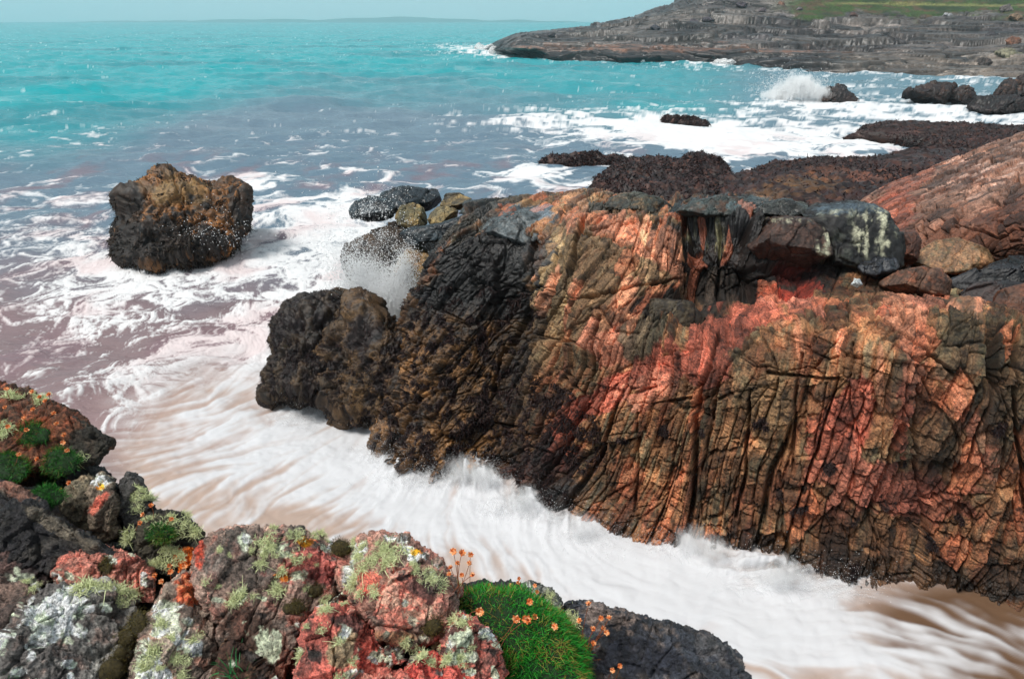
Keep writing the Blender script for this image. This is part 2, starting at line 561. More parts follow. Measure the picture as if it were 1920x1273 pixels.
# the master joints and the recesses between the buttresses
wx_ = px + 5 * fbm(V0 * 2.2, 78, 3); wy_ = py + 5 * fbm(V0 * 2.2, 79, 3)
for pts, w_, dp in [([(1108, 385), (1096, 450), (1075, 540), (1048, 650), (1030, 720)], 5, .22), ([(1110, 455), (1180, 440), (1275, 420)], 3.5, .12), ([(1088, 462), (1150, 470), (1176, 490), (1190, 540)], 4, .14),
                    ([(1062, 572), (1130, 560), (1190, 548), (1275, 528)], 3.5, .14), ([(1190, 450), (1225, 500), (1240, 540)], 3, .10), ([(1310, 720), (1304, 800), (1305, 880), (1292, 1010)], 6, .24), ([(1405, 750), (1398, 880), (1380, 970)], 4.5, .18), ([(1502, 660), (1490, 760), (1488, 880)], 4, .14),
                    ([(1440, 700), (1500, 706), (1572, 712)], 4, .14), ([(1655, 600), (1720, 640), (1790, 705)], 4, .14), ([(1905, 600), (1900, 760), (1925, 980)], 5, .2), ([(1345, 620), (1325, 690), (1300, 770)], 5, .2), ([(1004, 440), (985, 540), (955, 650), (930, 730)], 6, .2), ([(1045, 470), (1030, 560), (1000, 660)], 4, .16),
                    ([(1284, 395), (1286, 470), (1282, 540)], 6, .2), ([(1345, 410), (1352, 500), (1345, 560)], 4, .14), ([(1470, 420), (1468, 480), (1462, 545)], 4, .12), ([(1405, 520), (1470, 500), (1500, 505)], 3, .1), ([(1200, 770), (1196, 860), (1190, 960)], 3, .1), ([(1600, 640), (1590, 760), (1620, 850)], 3, .1),
                    ([(1720, 720), (1715, 830), (1740, 960), (1745, 1060)], 4, .14), ([(1540, 900), (1620, 960), (1700, 970), (1800, 990)], 3.5, .12), ([(1130, 600), (1115, 680), (1085, 760)], 3.5, .12)]:
    dm = np.full(len(px), 1e9)
    for (ax, ay), (bx, by_) in zip(pts[:-1], pts[1:]):
        t_ = np.clip(((wx_ - ax) * (bx - ax) + (wy_ - ay) * (by_ - ay)) / ((bx - ax) ** 2 + (by_ - ay) ** 2), 0, 1)
        dm = np.minimum(dm, np.hypot(wx_ - ax - t_ * (bx - ax), wy_ - ay - t_ * (by_ - ay)))
    V1 -= N0 * (dp * (1 - sstep(w_ * .35, w_ * 1.1, dm)))[:, None]


def bay(cx, cy, rx, ry, so=.35):
    return sstep(0, so, 1 - np.maximum(np.abs(wx_ - cx) / rx, np.abs(wy_ - cy) / ry))


V1 -= N0 * (.42 * bay(1350, 480, 70, 90) + .30 * bay(1860, 672, 17, 90, .6) + .16 * bay(1450, 525, 80, 34) + .22 * bay(1260, 590, 60, 26, .5) - .22 * bay(1170, 540, 120, 150, .3) - .10 * bay(1230, 880, 80, 160, .3) + .16 * bay(960, 560, 40, 90, .5))[:, None]
# low left of the wall is ragged with barnacled knobs
rg = ridged(V0 * np.array([5.2, 5.2, 3.4]), 33, 4, .65)
V1 += N0 * (lowleft * sstep(540, 660, py) * .11 * (rg - .35))[:, None]
# thin foliation ribs along the columns
rib = fbm(P * np.array([1.6, 14, 6]), 44, 3, .6) * .8
V1 += N0 * ((.012 + .012 * sstep(1000, 1100, px) * sstep(1500, 1280, px)) * rib * (1 - topw))[:, None]

n1 = fbm(V0 * 1.7, 21, 5, .55)
n2 = fbm(V0 * 4.3, 22, 5, .6)
st = fbm(P * np.array([1.1, 9, 4]), 23, 4, .6)          # mineral bands along the foliation
r1, r2, r3 = rnd(ids[0], 4), rnd(ids[1], 4), rnd(ids[2], 4)
C = np.tile(KH, (len(V0), 1)).astype(f32)
C += (BR - C) * sstep(-.35, .45, n1)[:, None]
C += (GN - C) * (sstep(-.05, .5, st + .5 * n2) * .8)[:, None]
C += (lin(165, 110, 84) - C) * (sstep(.1, .55, -st + .3 * n1) * .7)[:, None]
right = sstep(1250, 1500, px) * sstep(560, 700, py)
C += (lin(150, 98, 72) - C) * (right * .45 * sstep(-.4, .4, n1))[:, None]
L_ = [
    (1150, 520, 170, 160, 0, lin(146, 124, 98), .7),
    (1010, 600, 70, 150, 20, lin(140, 124, 96), .6),
    (1170, 640, 60, 70, 0, lin(190, 140, 108), .7),
    (1190, 462, 115, 34, 22, OR, .95), (1240, 480, 60, 26, 50, OR, .9), (1110, 425, 40, 36, 10, OR, .85),
    (1270, 500, 26, 50, 10, OR, .7), (1165, 585, 20, 60, 5, OR, .7), (1075, 590, 12, 60, 22, OR, .8),
    (1030, 540, 12, 50, 22, OR, .7), (1000, 500, 12, 40, 22, OR, .6), (1145, 655, 45, 45, 0, PK, .7),
    (1095, 470, 16, 90, 22, lin(150, 124, 92), .6),
    (1210, 640, 50, 40, -40, lin(104, 100, 84), .8),
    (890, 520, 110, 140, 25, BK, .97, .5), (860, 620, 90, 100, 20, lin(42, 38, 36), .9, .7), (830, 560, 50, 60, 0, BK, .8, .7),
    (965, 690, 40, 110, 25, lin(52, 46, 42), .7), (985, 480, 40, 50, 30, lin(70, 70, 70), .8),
    (1365, 470, 95, 110, 0, BK, .95, .35), (1450, 500, 110, 80, 0, lin(46, 40, 38), .85, .4), (1330, 400, 90, 26, 5, BK, .9), (1460, 470, 90, 60, 0, lin(58, 48, 44), .8),  # black rock band, painted darker still for the shade of its recess
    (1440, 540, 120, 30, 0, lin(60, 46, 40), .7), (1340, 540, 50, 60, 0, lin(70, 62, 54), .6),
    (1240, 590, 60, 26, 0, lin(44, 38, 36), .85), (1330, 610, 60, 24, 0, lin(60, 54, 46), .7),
    (1500, 500, 50, 22, 0, lin(110, 46, 36), .8), (1480, 540, 60, 18, 0, lin(150, 66, 50), .8),
    # the red seam
    (1420, 588, 70, 24, 12, RD, .9), (1500, 566, 70, 18, 5, lin(194, 132, 112), .8),
    (1340, 640, 85, 40, -25, RD, .95, .5), (1240, 695, 85, 36, -28, RD, .97, .5), (1330, 690, 60, 36, -20, RD, .9),
    (1140, 740, 80, 30, -35, RD, .95, .5), (1075, 785, 60, 26, -50, lin(160, 92, 74), .9), (1040, 845, 34, 34, -50, lin(156, 92, 76), .8),
    (975, 880, 36, 28, -30, lin(164, 106, 90), .8), (1230, 730, 60, 30, -20, lin(194, 136, 114), .7),
    # red stain on the right
    (1600, 770, 40, 80, 5, RD, .9), (1560, 830, 60, 60, 30, RD, .85), (1600, 900, 95, 55, 15, lin(180, 120, 100), .9),
    (1690, 800, 22, 90, 8, RD, .75), (1690, 920, 80, 60, 0, lin(160, 104, 88), .8), (1760, 950, 90, 40, 0, lin(150, 94, 78), .7),
    (1715, 650, 24, 90, 0, lin(196, 136, 112), .7), (1690, 585, 46, 34, 20, OR, .9), (1745, 565, 44, 22, 0, lin(194, 136, 114), .8),
    (1575, 640, 10, 30, 0, OR, .8), (1500, 660, 8, 60, 0, OR, .5), (1790, 735, 18, 80, -32, OR, .75), (1840, 820, 24, 70, -30, PK, .6),
    (1830, 560, 14, 40, -10, OR, .7), (1650, 690, 8, 60, 0, OR, .5),
    (1450, 760, 60, 90, 0, lin(128, 110, 84), .6), (1800, 640, 60, 90, 0, lin(92, 88, 70), .7), (1880, 720, 60, 140, 0, lin(96, 90, 70), .6),
    (1760, 830, 60, 60, 0, lin(104, 84, 68), .6), (1870, 600, 18, 80, 0, lin(30, 28, 26), .6),
    # wet tops, the bluish reflection of the sky painted in
    (1000, 402, 62, 20, 3, lin(96, 112, 122), .9), (930, 420, 30, 18, 0, lin(80, 92, 100), .8),
    (1350, 384, 90, 13, 0, lin(84, 96, 98), .8), (1180, 384, 90, 14, 0, lin(74, 80, 78), .8), (1080, 380, 20, 20, 0, lin(140, 108, 84), .8),
    (950, 372, 80, 12, 0, lin(90, 84, 70), .8), (1000, 378, 40, 8, 0, OC, .7), (900, 400, 60, 40, 0, lin(76, 76, 74), .75), (860, 430, 50, 30, 0, lin(90, 82, 68), .6),
    (1600, 400, 100, 24, 0, lin(70, 72, 72), .8), (1600, 470, 110, 50, 0, lin(38, 35, 35), .85),
    # weed darkened foot
    (900, 720, 150, 90, 20, lin(70, 56, 44), .8), (800, 740, 90, 110, 20, SW, .75, .9), (900, 830, 110, 50, 25, SW, .8, .9),
    (1010, 900, 60, 70, 30, SW, .85, .9), (1040, 950, 50, 30, 0, SW, .8, .8), (830, 780, 60, 60, 0, OC, .6, 1.0), (760, 690, 50, 60, 0, OC, .5, 1.0),
    (1650, 1070, 330, 45, 8, lin(66, 52, 40), .75, .7), (1840, 1090, 130, 60, 5, lin(54, 42, 34), .7, .7), (1640, 1010, 100, 40, 0, lin(84, 60, 44), .6, .8),
]
C += (lin(74, 60, 46) - C) * (.75 * lowleft * sstep(440, 560, py))[:, None]
pj = (rnd(hb3, 11) - .5) * .75 + (rnd(h2, 12) - .5) * .65
C = paint(C, px, py, L_, n2 * .7 + pj, n1 * .7 + pj)
C += (SW - C) * (.8 * lowleft * sstep(.1, -.15, n2 + .5 * n1) * sstep(560, 660, py))[:, None]
# ochre knobs standing out of the weed
C += (OC * 1.05 - C) * (lowleft * sstep(.5, .8, rg + .35 * n2) * .7 * sstep(560, 640, py))[:, None]
# cream bird-lime and lichen runs on the black block tops
cs = fbm(np.stack([px / 11, py / 90, px * 0], -1), 61, 4, .6)
for (cx, cy, rx, ry, a) in [(1610, 425, 85, 38, 1), (1560, 400, 70, 16, .8), (1655, 450, 30, 50, .9), (1480, 405, 50, 14, .8), (1540, 455, 26, 44, 1), (1320, 420, 50, 30, .5)]:
    w = a * sstep(0, .5, 1 - np.hypot((px - cx) / rx, (py - cy) / ry) + .3 * n2) * sstep(.05, .4, cs + .25 * n2)
    C += (CR - C) * w[:, None]
# individual blocks differ
C *= (.84 + .32 * rnd(h6, 2))[:, None] * (.62 + .76 * rnd(hb3, 2))[:, None] * (.75 + .5 * rnd(h2, 2))[:, None]
C *= (.72 + .5 * r1)[:, None] * (.72 + .56 * r2)[:, None] * (.85 + .3 * r3)[:, None]
pick = (r2 > .86) & (lowleft < .3)
C[pick] += (lin(205, 130, 98) - C[pick]) * .45
# black tufty weed dots on the lower wall
f1, f2, hh, _ = worley(V0 * 3.4 + .3 * np.stack([n2, n1, n2], -1), 88)
dots = (rnd(hh, 2) > .80) * (1 - sstep(.16, .34, f1 + .25 * n2)) * sstep(690, 790, py) * sstep(900, 1100, px)
C += (lin(22, 15, 15) - C) * (.95 * dots)[:, None]
C *= .80
C *= (1 - .55 * sstep(.05, .45, fbm(V0 * 9, 24, 4, .65) + .25 * n2))[:, None]
wet = np.clip(.75 * topw * sstep(520, 420, py) + .8 * sstep(.55, .1, V0[:, 2] + .3 * n1) + .55 * lowleft, 0, 1)
outcrop = mesh_obj('rock_outcrop', V1, grid_faces(NU, NV)[:, ::-1], M_ROCK, attrs={'Col': np.clip(contrast_curve(C) * .97, .003, .9), 'wet': wet})
tag(outcrop, 'massive steep outcrop of brown, red and black jointed rock across the gully', 'rock outcrop')
OUT = dict(V=V1, N=N0, px=px, py=py, low=lowleft, dots=dots, n2=n2, rg=rg)
# ------------------------------------------------------------------ the sea, one sheet from below the ledge to the horizon
NC, NR1, NR2 = int(1250 * Q), int(900 * Q), int(330 * Q)
tt = np.sign(np.linspace(-1, 1, NC)) * (np.abs(np.linspace(-1, 1, NC)) * .9 + .9 * np.abs(np.linspace(-1, 1, NC)) ** 9)
Yr = np.concatenate([np.exp(np.linspace(math.log(2.2), math.log(42), NR1)), np.exp(np.linspace(math.log(42), math.log(4500), NR2 + 1))[1:]])
T_, Y_ = np.meshgrid(tt, Yr, indexing='ij')
S0 = np.stack([T_ * Y_, Y_, Y_ * 0], -1).reshape(-1, 3)
sx, sy, _ = project(S0)
X, Y = S0[:, 0], S0[:, 1]


def blob(cx, cy, rx, ry, rot=0, soft=1.0):
    r = math.radians(rot)
    dx, dy = sx - cx, sy - cy
    u = (dx * math.cos(r) + dy * math.sin(r)) / rx
    v = (-dx * math.sin(r) + dy * math.cos(r)) / ry
    return np.exp(-soft * (u * u + v * v))


# --- silky flow of the surge in the gully: line integral convolution on a plan grid
LX0, LX1, LY0, LY1, LH = -9.0, 9.0, 3.4, 13.4, .02 / min(1, Q + .25)
lnx, lny = int((LX1 - LX0) / LH), int((LY1 - LY0) / LH)
CV = [(640, 760, -1, .5), (560, 800, -1, .35), (450, 820, -1, .35), (700, 850, -.55, 1), (760, 900, -.6, 1), (600, 900, -.8, .6), (480, 930, -.7, .7),
      (860, 920, -.3, 1), (930, 980, .12, 1), (800, 1000, -.35, 1), (700, 960, -.9, .6), (350, 850, -1, .3), (250, 800, -1, .2), (1000, 1020, .35, 1), (1090, 1060, .7, .75),
      (950, 1080, .6, .8), (1200, 1110, 1, .4), (1350, 1130, 1, .15), (1480, 1110, 1, -.22), (1560, 1100, 1, -.4), (1500, 1200, 1, .12), (1700, 1180, 1, .35),
      (1850, 1230, 1, .5), (1400, 1230, 1, .35), (1150, 1180, 1, .5), (400, 700, -.8, .5), (520, 720, -.9, .5), (620, 730, -.5, 1), (420, 980, -.8, .6), (560, 980, -.9, .5),
      (880, 1060, .3, .9), (1280, 1020, .8, .8), (1700, 1260, 1, .3), (1000, 1180, .9, .5)]
cp = np.array([pz(a, b, 0)[:2] for a, b, _, _ in CV])
cd = np.array([(pz(a + 4 * u, b + 4 * v, 0) - pz(a, b, 0))[:2] for a, b, u, v in CV])
cd /= np.linalg.norm(cd, axis=1, keepdims=True)
gx, gy = np.meshgrid(np.linspace(LX0, LX1, lnx), np.linspace(LY0, LY1, lny), indexing='ij')
wx = np.zeros_like(gx); wy = np.zeros_like(gx)
for (a, b), (u, v) in zip(cp, cd):
    w = 1 / (((gx - a) ** 2 + (gy - b) ** 2) / .35 + .15) ** 2
    wx += w * u; wy += w * v
GP = np.stack([gx.ravel(), gy.ravel(), 0 * gx.ravel()], -1)
ang = np.arctan2(wy, wx).ravel() + .6 * fbm(GP * .9, 301, 3) + .8 * fbm(GP * 2.2, 302, 3)
wx, wy = np.cos(ang).reshape(gx.shape).astype(f32), np.sin(ang).reshape(gx.shape).astype(f32)


def lic(noise, steps, h):
    acc = noise.copy()
    for sgn in (1, -1):
        qx, qy = np.meshgrid(np.arange(lnx, dtype=f32), np.arange(lny, dtype=f32), indexing='ij')
        for k in range(steps):
            ix = np.clip(qx, 0, lnx - 1).astype(np.int32); iy = np.clip(qy, 0, lny - 1).astype(np.int32)
            qx = qx + sgn * h * wx[ix, iy]; qy = qy + sgn * h * wy[ix, iy]
            ix = np.clip(qx, 0, lnx - 1.01); iy = np.clip(qy, 0, lny - 1.01)
            i0 = ix.astype(np.int32); j0 = iy.astype(np.int32); fx = ix - i0; fy = iy - j0
            acc += (noise[i0, j0] * (1 - fx) + noise[i0 + 1, j0] * fx) * (1 - fy) + (noise[i0, j0 + 1] * (1 - fx) + noise[i0 + 1, j0 + 1] * fx) * fy
    acc = (acc - acc.mean()) / acc.std()
    return acc


wn = RNG.random((lnx, lny)).astype(f32)
nz_f = blur_axis(blur_axis(wn, 2, 0), 2, 1)
nz_m = fbm(GP * 5.5, 305, 3, .6).reshape(gx.shape).astype(f32)
nz_c = fbm(GP * 1.8, 306, 2, .5).reshape(gx.shape).astype(f32)
L1 = lic(nz_f, 22, 1.2); L2 = lic(nz_m, 15, 1.3); L3 = lic(nz_c, 14, 1.6)
SILK = (.30 * L1 + .55 * L2 + .5 * L3).astype(f32)


def sample(G_):
    fx = np.clip((X - LX0) / LH, 0, lnx - 1.01); fy = np.clip((Y - LY0) / LH, 0, lny - 1.01)
    i0 = fx.astype(np.int32); j0 = fy.astype(np.int32); fx = fx - i0; fy = fy - j0
    return (G_[i0, j0] * (1 - fx) + G_[i0 + 1, j0] * fx) * (1 - fy) + (G_[i0, j0 + 1] * (1 - fx) + G_[i0 + 1, j0 + 1] * fx) * fy


silk = sample(SILK)
silkf = sample(L1)
# where the surge is silky rather than lacy
silkw = np.clip(blob(560, 840, 240, 110, 20) * 1.6 + blob(850, 980, 260, 130, 20) * 2 + blob(1300, 1110, 360, 130, 10) * 2 + blob(1700, 1230, 330, 110, 8) * 2 + blob(400, 930, 190, 110, 20) * 1.5, 0, 1)
silkw = sstep(.12, .95, silkw + .18 * fbm(S0 * 1.3, 431, 3))

# --- swell and chop
near = 1 / (1 + (Y / 30) ** 1.0)
SP3 = np.stack([X * .55 + .2 * Y, Y - .18 * X, X * 0], -1)
hgt = .34 * fbm(SP3 * .23, 401, 3) + .17 * fbm(SP3 * .8, 402, 3, .55) * (1 - .7 * silkw) + .03 * ridged(SP3 * 2.3, 403, 3, .55) * (1 - silkw) * near * 1.6
far3 = np.stack([X * .10, Y * .16, X * 0], -1)
hgt += .75 * sstep(22, 70, Y) * fbm(far3, 404, 4, .6) * np.clip(1 - Y / 900, 0, 1)
hgt *= 1 - .5 * silkw

# --- foam
ln = 1.0 / (1 + Y / 14)
warp = np.stack([fbm(S0 * .5, 411, 3), fbm(S0 * .5, 412, 3), 0 * X], -1)
FP = np.stack([X, Y * .8, 0 * X], -1) + .9 * warp
lace = .6 * ridged(FP * .9, 413, 5, .7) + .4 * ridged(FP * 2.6, 423, 4, .7)
lace_far = ridged(np.stack([X * .22, Y * .28, 0 * X], -1) + .5 * warp, 414, 5, .65)
pat = fbm(FP * .45, 415, 4, .55)
lacev = np.where(Y < 24, lace, 0)
kf = sstep(17, 30, Y)
lc = lace * (1 - kf) + lace_far * kf
m = np.full(len(X), -.88, f32) + .22 * blob(380, 560, 420, 190) + .30 * blob(1450, 240, 520, 66) + .25 * blob(1250, 118, 360, 8, 2) + .4 * blob(330, 470, 250, 70) + .3 * blob(180, 520, 200, 90) - .4 * sstep(240, 170, sy) - .3 * blob(500, 230, 420, 80)                      # foam amount
for b in [(560, 430, 130, 110, -20, .8), (670, 470, 90, 120, 0, .95), (430, 560, 230, 60, -8, .6), (600, 620, 120, 90, -30, .7), (110, 390, 150, 45, -6, .42), (250, 520, 190, 45, -5, .6),
          (330, 690, 210, 50, -12, .85), (200, 610, 80, 20, 0, .5), (560, 690, 140, 80, -20, .9), (240, 780, 130, 40, -10, .75), (760, 590, 60, 50, 0, 1.2), (480, 350, 70, 26, 10, .65), (620, 380, 120, 30, -5, .5),
          (250, 500, 60, 20, 0, .7), (60, 470, 120, 30, 0, .35), (20, 280, 60, 10, 0, .45), (460, 270, 40, 14, -20, .35), (100, 560, 130, 40, 0, .25),
          (1260, 250, 240, 30, 4, 1.1), (1150, 232, 190, 16, 4, .95), (1330, 275, 130, 24, 0, .8), (1560, 262, 240, 28, 2, .95), (1750, 220, 260, 22, 2, .95), (1040, 330, 140, 26, 0, .9), (1180, 352, 200, 22, 0, .9), (930, 322, 70, 14, 0, .6),
          (1000, 232, 70, 10, 5, .6), (1480, 190, 110, 16, 0, .8), (1620, 200, 200, 20, 0, .6), (1800, 190, 180, 20, 0, .7), (870, 93, 75, 9, 4, 1.3), (955, 97, 70, 8, 4, 1.0), (1000, 108, 120, 4.5, 3, .9), (1200, 116, 170, 5, 2, .9), (1370, 119, 60, 6, 0, 1.2), (1560, 136, 260, 5, 1, 1.0), (1860, 150, 120, 12, 3, .9), (1700, 150, 160, 10, 2, .6), (1600, 165, 150, 8, 0, .5),
          (1330, 345, 60, 16, 10, .9), (1380, 322, 40, 8, 0, .8), (1560, 290, 150, 14, 0, .6)]:
    m += b[5] * blob(*b[:5])
lc = (lc - lc.mean()) / lc.std()
lf = ridged(FP * 6.5, 424, 3, .7); lf = (lf - lf.mean()) / lf.std()
zf = lc + .35 * lf * np.clip(1.4 - Y / 22, 0, 1) + 1.1 * pat + 2.1 * m
foam = .92 * sstep(-.75, .95, zf)
# far white horses
wh = sstep(.72, .85, ridged(np.stack([X * .05, Y * .16, 0 * X], -1), 416, 4, .6) + .12 * fbm(S0 * .02, 417, 2)) * sstep(30, 60, Y) * sstep(700, 200, Y)
foam = np.maximum(foam, .16 * wh * sstep(.1, .5, fbm(S0 * .2, 418, 2)))
ms = -.47 + .55 * blob(520, 850, 240, 110, 20) + 1.5 * blob(640, 800, 190, 80, 25) + 1.5 * blob(880, 960, 190, 100, 25) + 1.8 * blob(1130, 1060, 210, 80, 22) + 1.9 * blob(1400, 1120, 260, 90, 8) + 1.0 * blob(1480, 1220, 230, 70, 10) + .6 * blob(1830, 1190, 120, 26, 25) + .6 * blob(400, 840, 130, 50, 10) + .5 * blob(560, 900, 170, 60, 20) + .8 * blob(720, 960, 120, 60, 30) - .7 * blob(1830, 1110, 150, 40, 10) + .35 * blob(1720, 1230, 100, 40)
mist = fbm(S0 * np.array([1.3, 1.3, 1]) + .4 * warp, 434, 4, .6)
wisp = sample(L2)
hole = sstep(.0, .5, fbm(S0 * np.array([.9, .9, 1]) + .5 * warp, 435, 3, .5))
fs = sstep(-2.3, 2.5, .62 * silk + .45 * wisp * (1 + mist) + .16 * silkf + 1.9 * mist + 2.2 * ms - .9 * hole)
foam = foam * (1 - silkw) + fs * silkw
# --- water colour
by = 262 - .00 * sx - 105 * sstep(60, 620, sx) + 55 * sstep(800, 1250, sx)
nb = fbm(np.stack([X * .03, Y * .05, 0 * X], -1), 421, 3)
teal = sstep(60, -50, sy - by + 45 * nb + 10 * warp[:, 0]) * (1 - .3 * sstep(700, 1300, sx) * sstep(95, 130, sy)) * (1 - .8 * sstep(1250, 1480, sx) * sstep(100, 140, sy))
teal = np.maximum(teal, .85 * blob(1230, 198, 150, 16, 2))
mid, mauve, beige, brown = lin(98, 120, 136), lin(128, 110, 112), lin(180, 158, 144), lin(104, 80, 62)
W = np.tile(mid, (len(X), 1)).astype(f32)
W += (mauve - W) * (sstep(350, 620, sy + 70 * pat))[:, None]
W += (lin(128, 104, 112) - W) * (.6 * sstep(-.1, .5, pat) * sstep(250, 330, sy))[:, None]
W += (lin(0, 150, 158) - W) * teal[:, None]
W += (lin(0, 98, 112) - W) * (teal * .5 * sstep(-.1, .5, nb))[:, None]
W += (beige - W) * (silkw * (.9 - .0 * sx))[:, None]
W += (lin(150, 122, 122) - W) * (.55 * blob(330, 800, 200, 90) * (1 - .6 * silkw))[:, None]
W += (brown - W) * sstep(.3, .8, blob(1850, 1200, 260, 110, 10) * 1.2)[:, None]
fc = np.tile(lin(226, 226, 227), (len(X), 1)).astype(f32)
fc += (lin(205, 205, 208) - fc) * silkw[:, None]
fc += (lin(182, 172, 172) - fc) * (.75 * silkw * sstep(.5, -1.0, .6 * silk + .8 * ms + 1.2 * mist))[:, None]
fc += (lin(214, 196, 196) - fc) * (.75 * (1 - silkw) * sstep(-.05, .45, pat + .3 * warp[:, 0]) * sstep(200, 300, sy))[:, None]
C = W + (fc - W) * foam[:, None]
# --- relief of the foam, and the surge climbing the foot of the wall
hgt += foam * .05 * (1 - silkw) * near * 2 * (.25 * lc) + .006 * silkw * np.clip(silk, -1.5, 1.8) + .045 * silkw * mist
climb = .34 * blob(880, 880, 55, 34) + .26 * blob(980, 945, 45, 34) + .22 * blob(1070, 985, 50, 26) + .30 * blob(1290, 1012, 42, 30) + .26 * blob(1470, 1080, 90, 26) + .22 * blob(612, 735, 22, 28) + .20 * blob(740, 860, 40, 34) + .3 * blob(750, 600, 50, 30) + .12 * blob(1380, 1060, 60, 20)
climb *= .6 + .5 * fbm(S0 * 5, 433, 3)
hgt += climb * (.8 + .2 * np.clip(silk, -1, 1.5))
veil = 1 - .95 * sstep(.04, .2, climb) * sstep(.9, -.7, silk + .5 * silkf)
S1 = S0.copy(); S1[:, 2] += hgt

m_, nt, b = new_mat('sea_water')
N, L = nt.nodes, nt.links
at = N.new('ShaderNodeAttribute'); at.attribute_name = 'Col'
fo = N.new('ShaderNodeAttribute'); fo.attribute_name = 'foam'
L.new(at.outputs['Color'], b.inputs['Base Color'])
mr = N.new('ShaderNodeMapRange'); mr.inputs[3].default_value = .22; mr.inputs[4].default_value = .9
L.new(fo.outputs['Fac'], mr.inputs[0]); L.new(mr.outputs[0], b.inputs['Roughness'])
b.inputs['IOR'].default_value = 1.33; b.inputs['Specular IOR Level'].default_value = .12
tc = N.new('ShaderNodeTexCoord')
mp = N.new('ShaderNodeMapping'); mp.inputs['Scale'].default_value = (.7, 1.6, 1)
L.new(tc.outputs['Object'], mp.inputs['Vector'])
nn = N.new('ShaderNodeTexNoise'); nn.inputs['Scale'].default_value = .9; nn.inputs['Detail'].default_value = 7; nn.inputs['Roughness'].default_value = .62
L.new(mp.outputs[0], nn.inputs['Vector'])
bp = N.new('ShaderNodeBump'); bp.inputs['Distance'].default_value = .25
sk = N.new('ShaderNodeAttribute'); sk.attribute_name = 'calm'
m2 = N.new('ShaderNodeMapRange'); m2.inputs[3].default_value = .75; m2.inputs[4].default_value = .06
L.new(sk.outputs['Fac'], m2.inputs[0]); L.new(m2.outputs[0], bp.inputs['Strength'])
L.new(nn.outputs['Fac'], bp.inputs['Height']); L.new(bp.outputs[0], b.inputs['Normal'])
ve = N.new('ShaderNodeAttribute'); ve.attribute_name = 'veil'; L.new(ve.outputs['Fac'], b.inputs['Alpha'])
sea = mesh_obj('sea', S1, grid_faces(NC, NR1 + NR2), m_, attrs={'Col': np.clip(C, 0, .80), 'foam': foam, 'calm': np.maximum(silkw, .8 * foam), 'veil': veil})
tag(sea, 'turquoise to mauve sea streaked with white surf', kind='structure')
# ------------------------------------------------------------------ separate rocks
M_BOULD = rock_mat('boulder_rock', 36, .7, .8, .8, 8)
_CH = {}


def chop(U, seed, n=9, lo=.62, hi=.92, zmin=.25):
    """cut the unit ball by random planes into a faceted block"""
    r = np.random.default_rng(seed)
    U = U.copy()
    k = 0
    while k < n:
        d = r.normal(size=3); d /= np.linalg.norm(d)
        if abs(d[2]) < zmin:
            continue
        h = r.uniform(lo, hi)
        s = np.maximum(0, U @ d - h)
        U -= s[:, None] * d
        k += 1
    return U


FGMODE = [0]


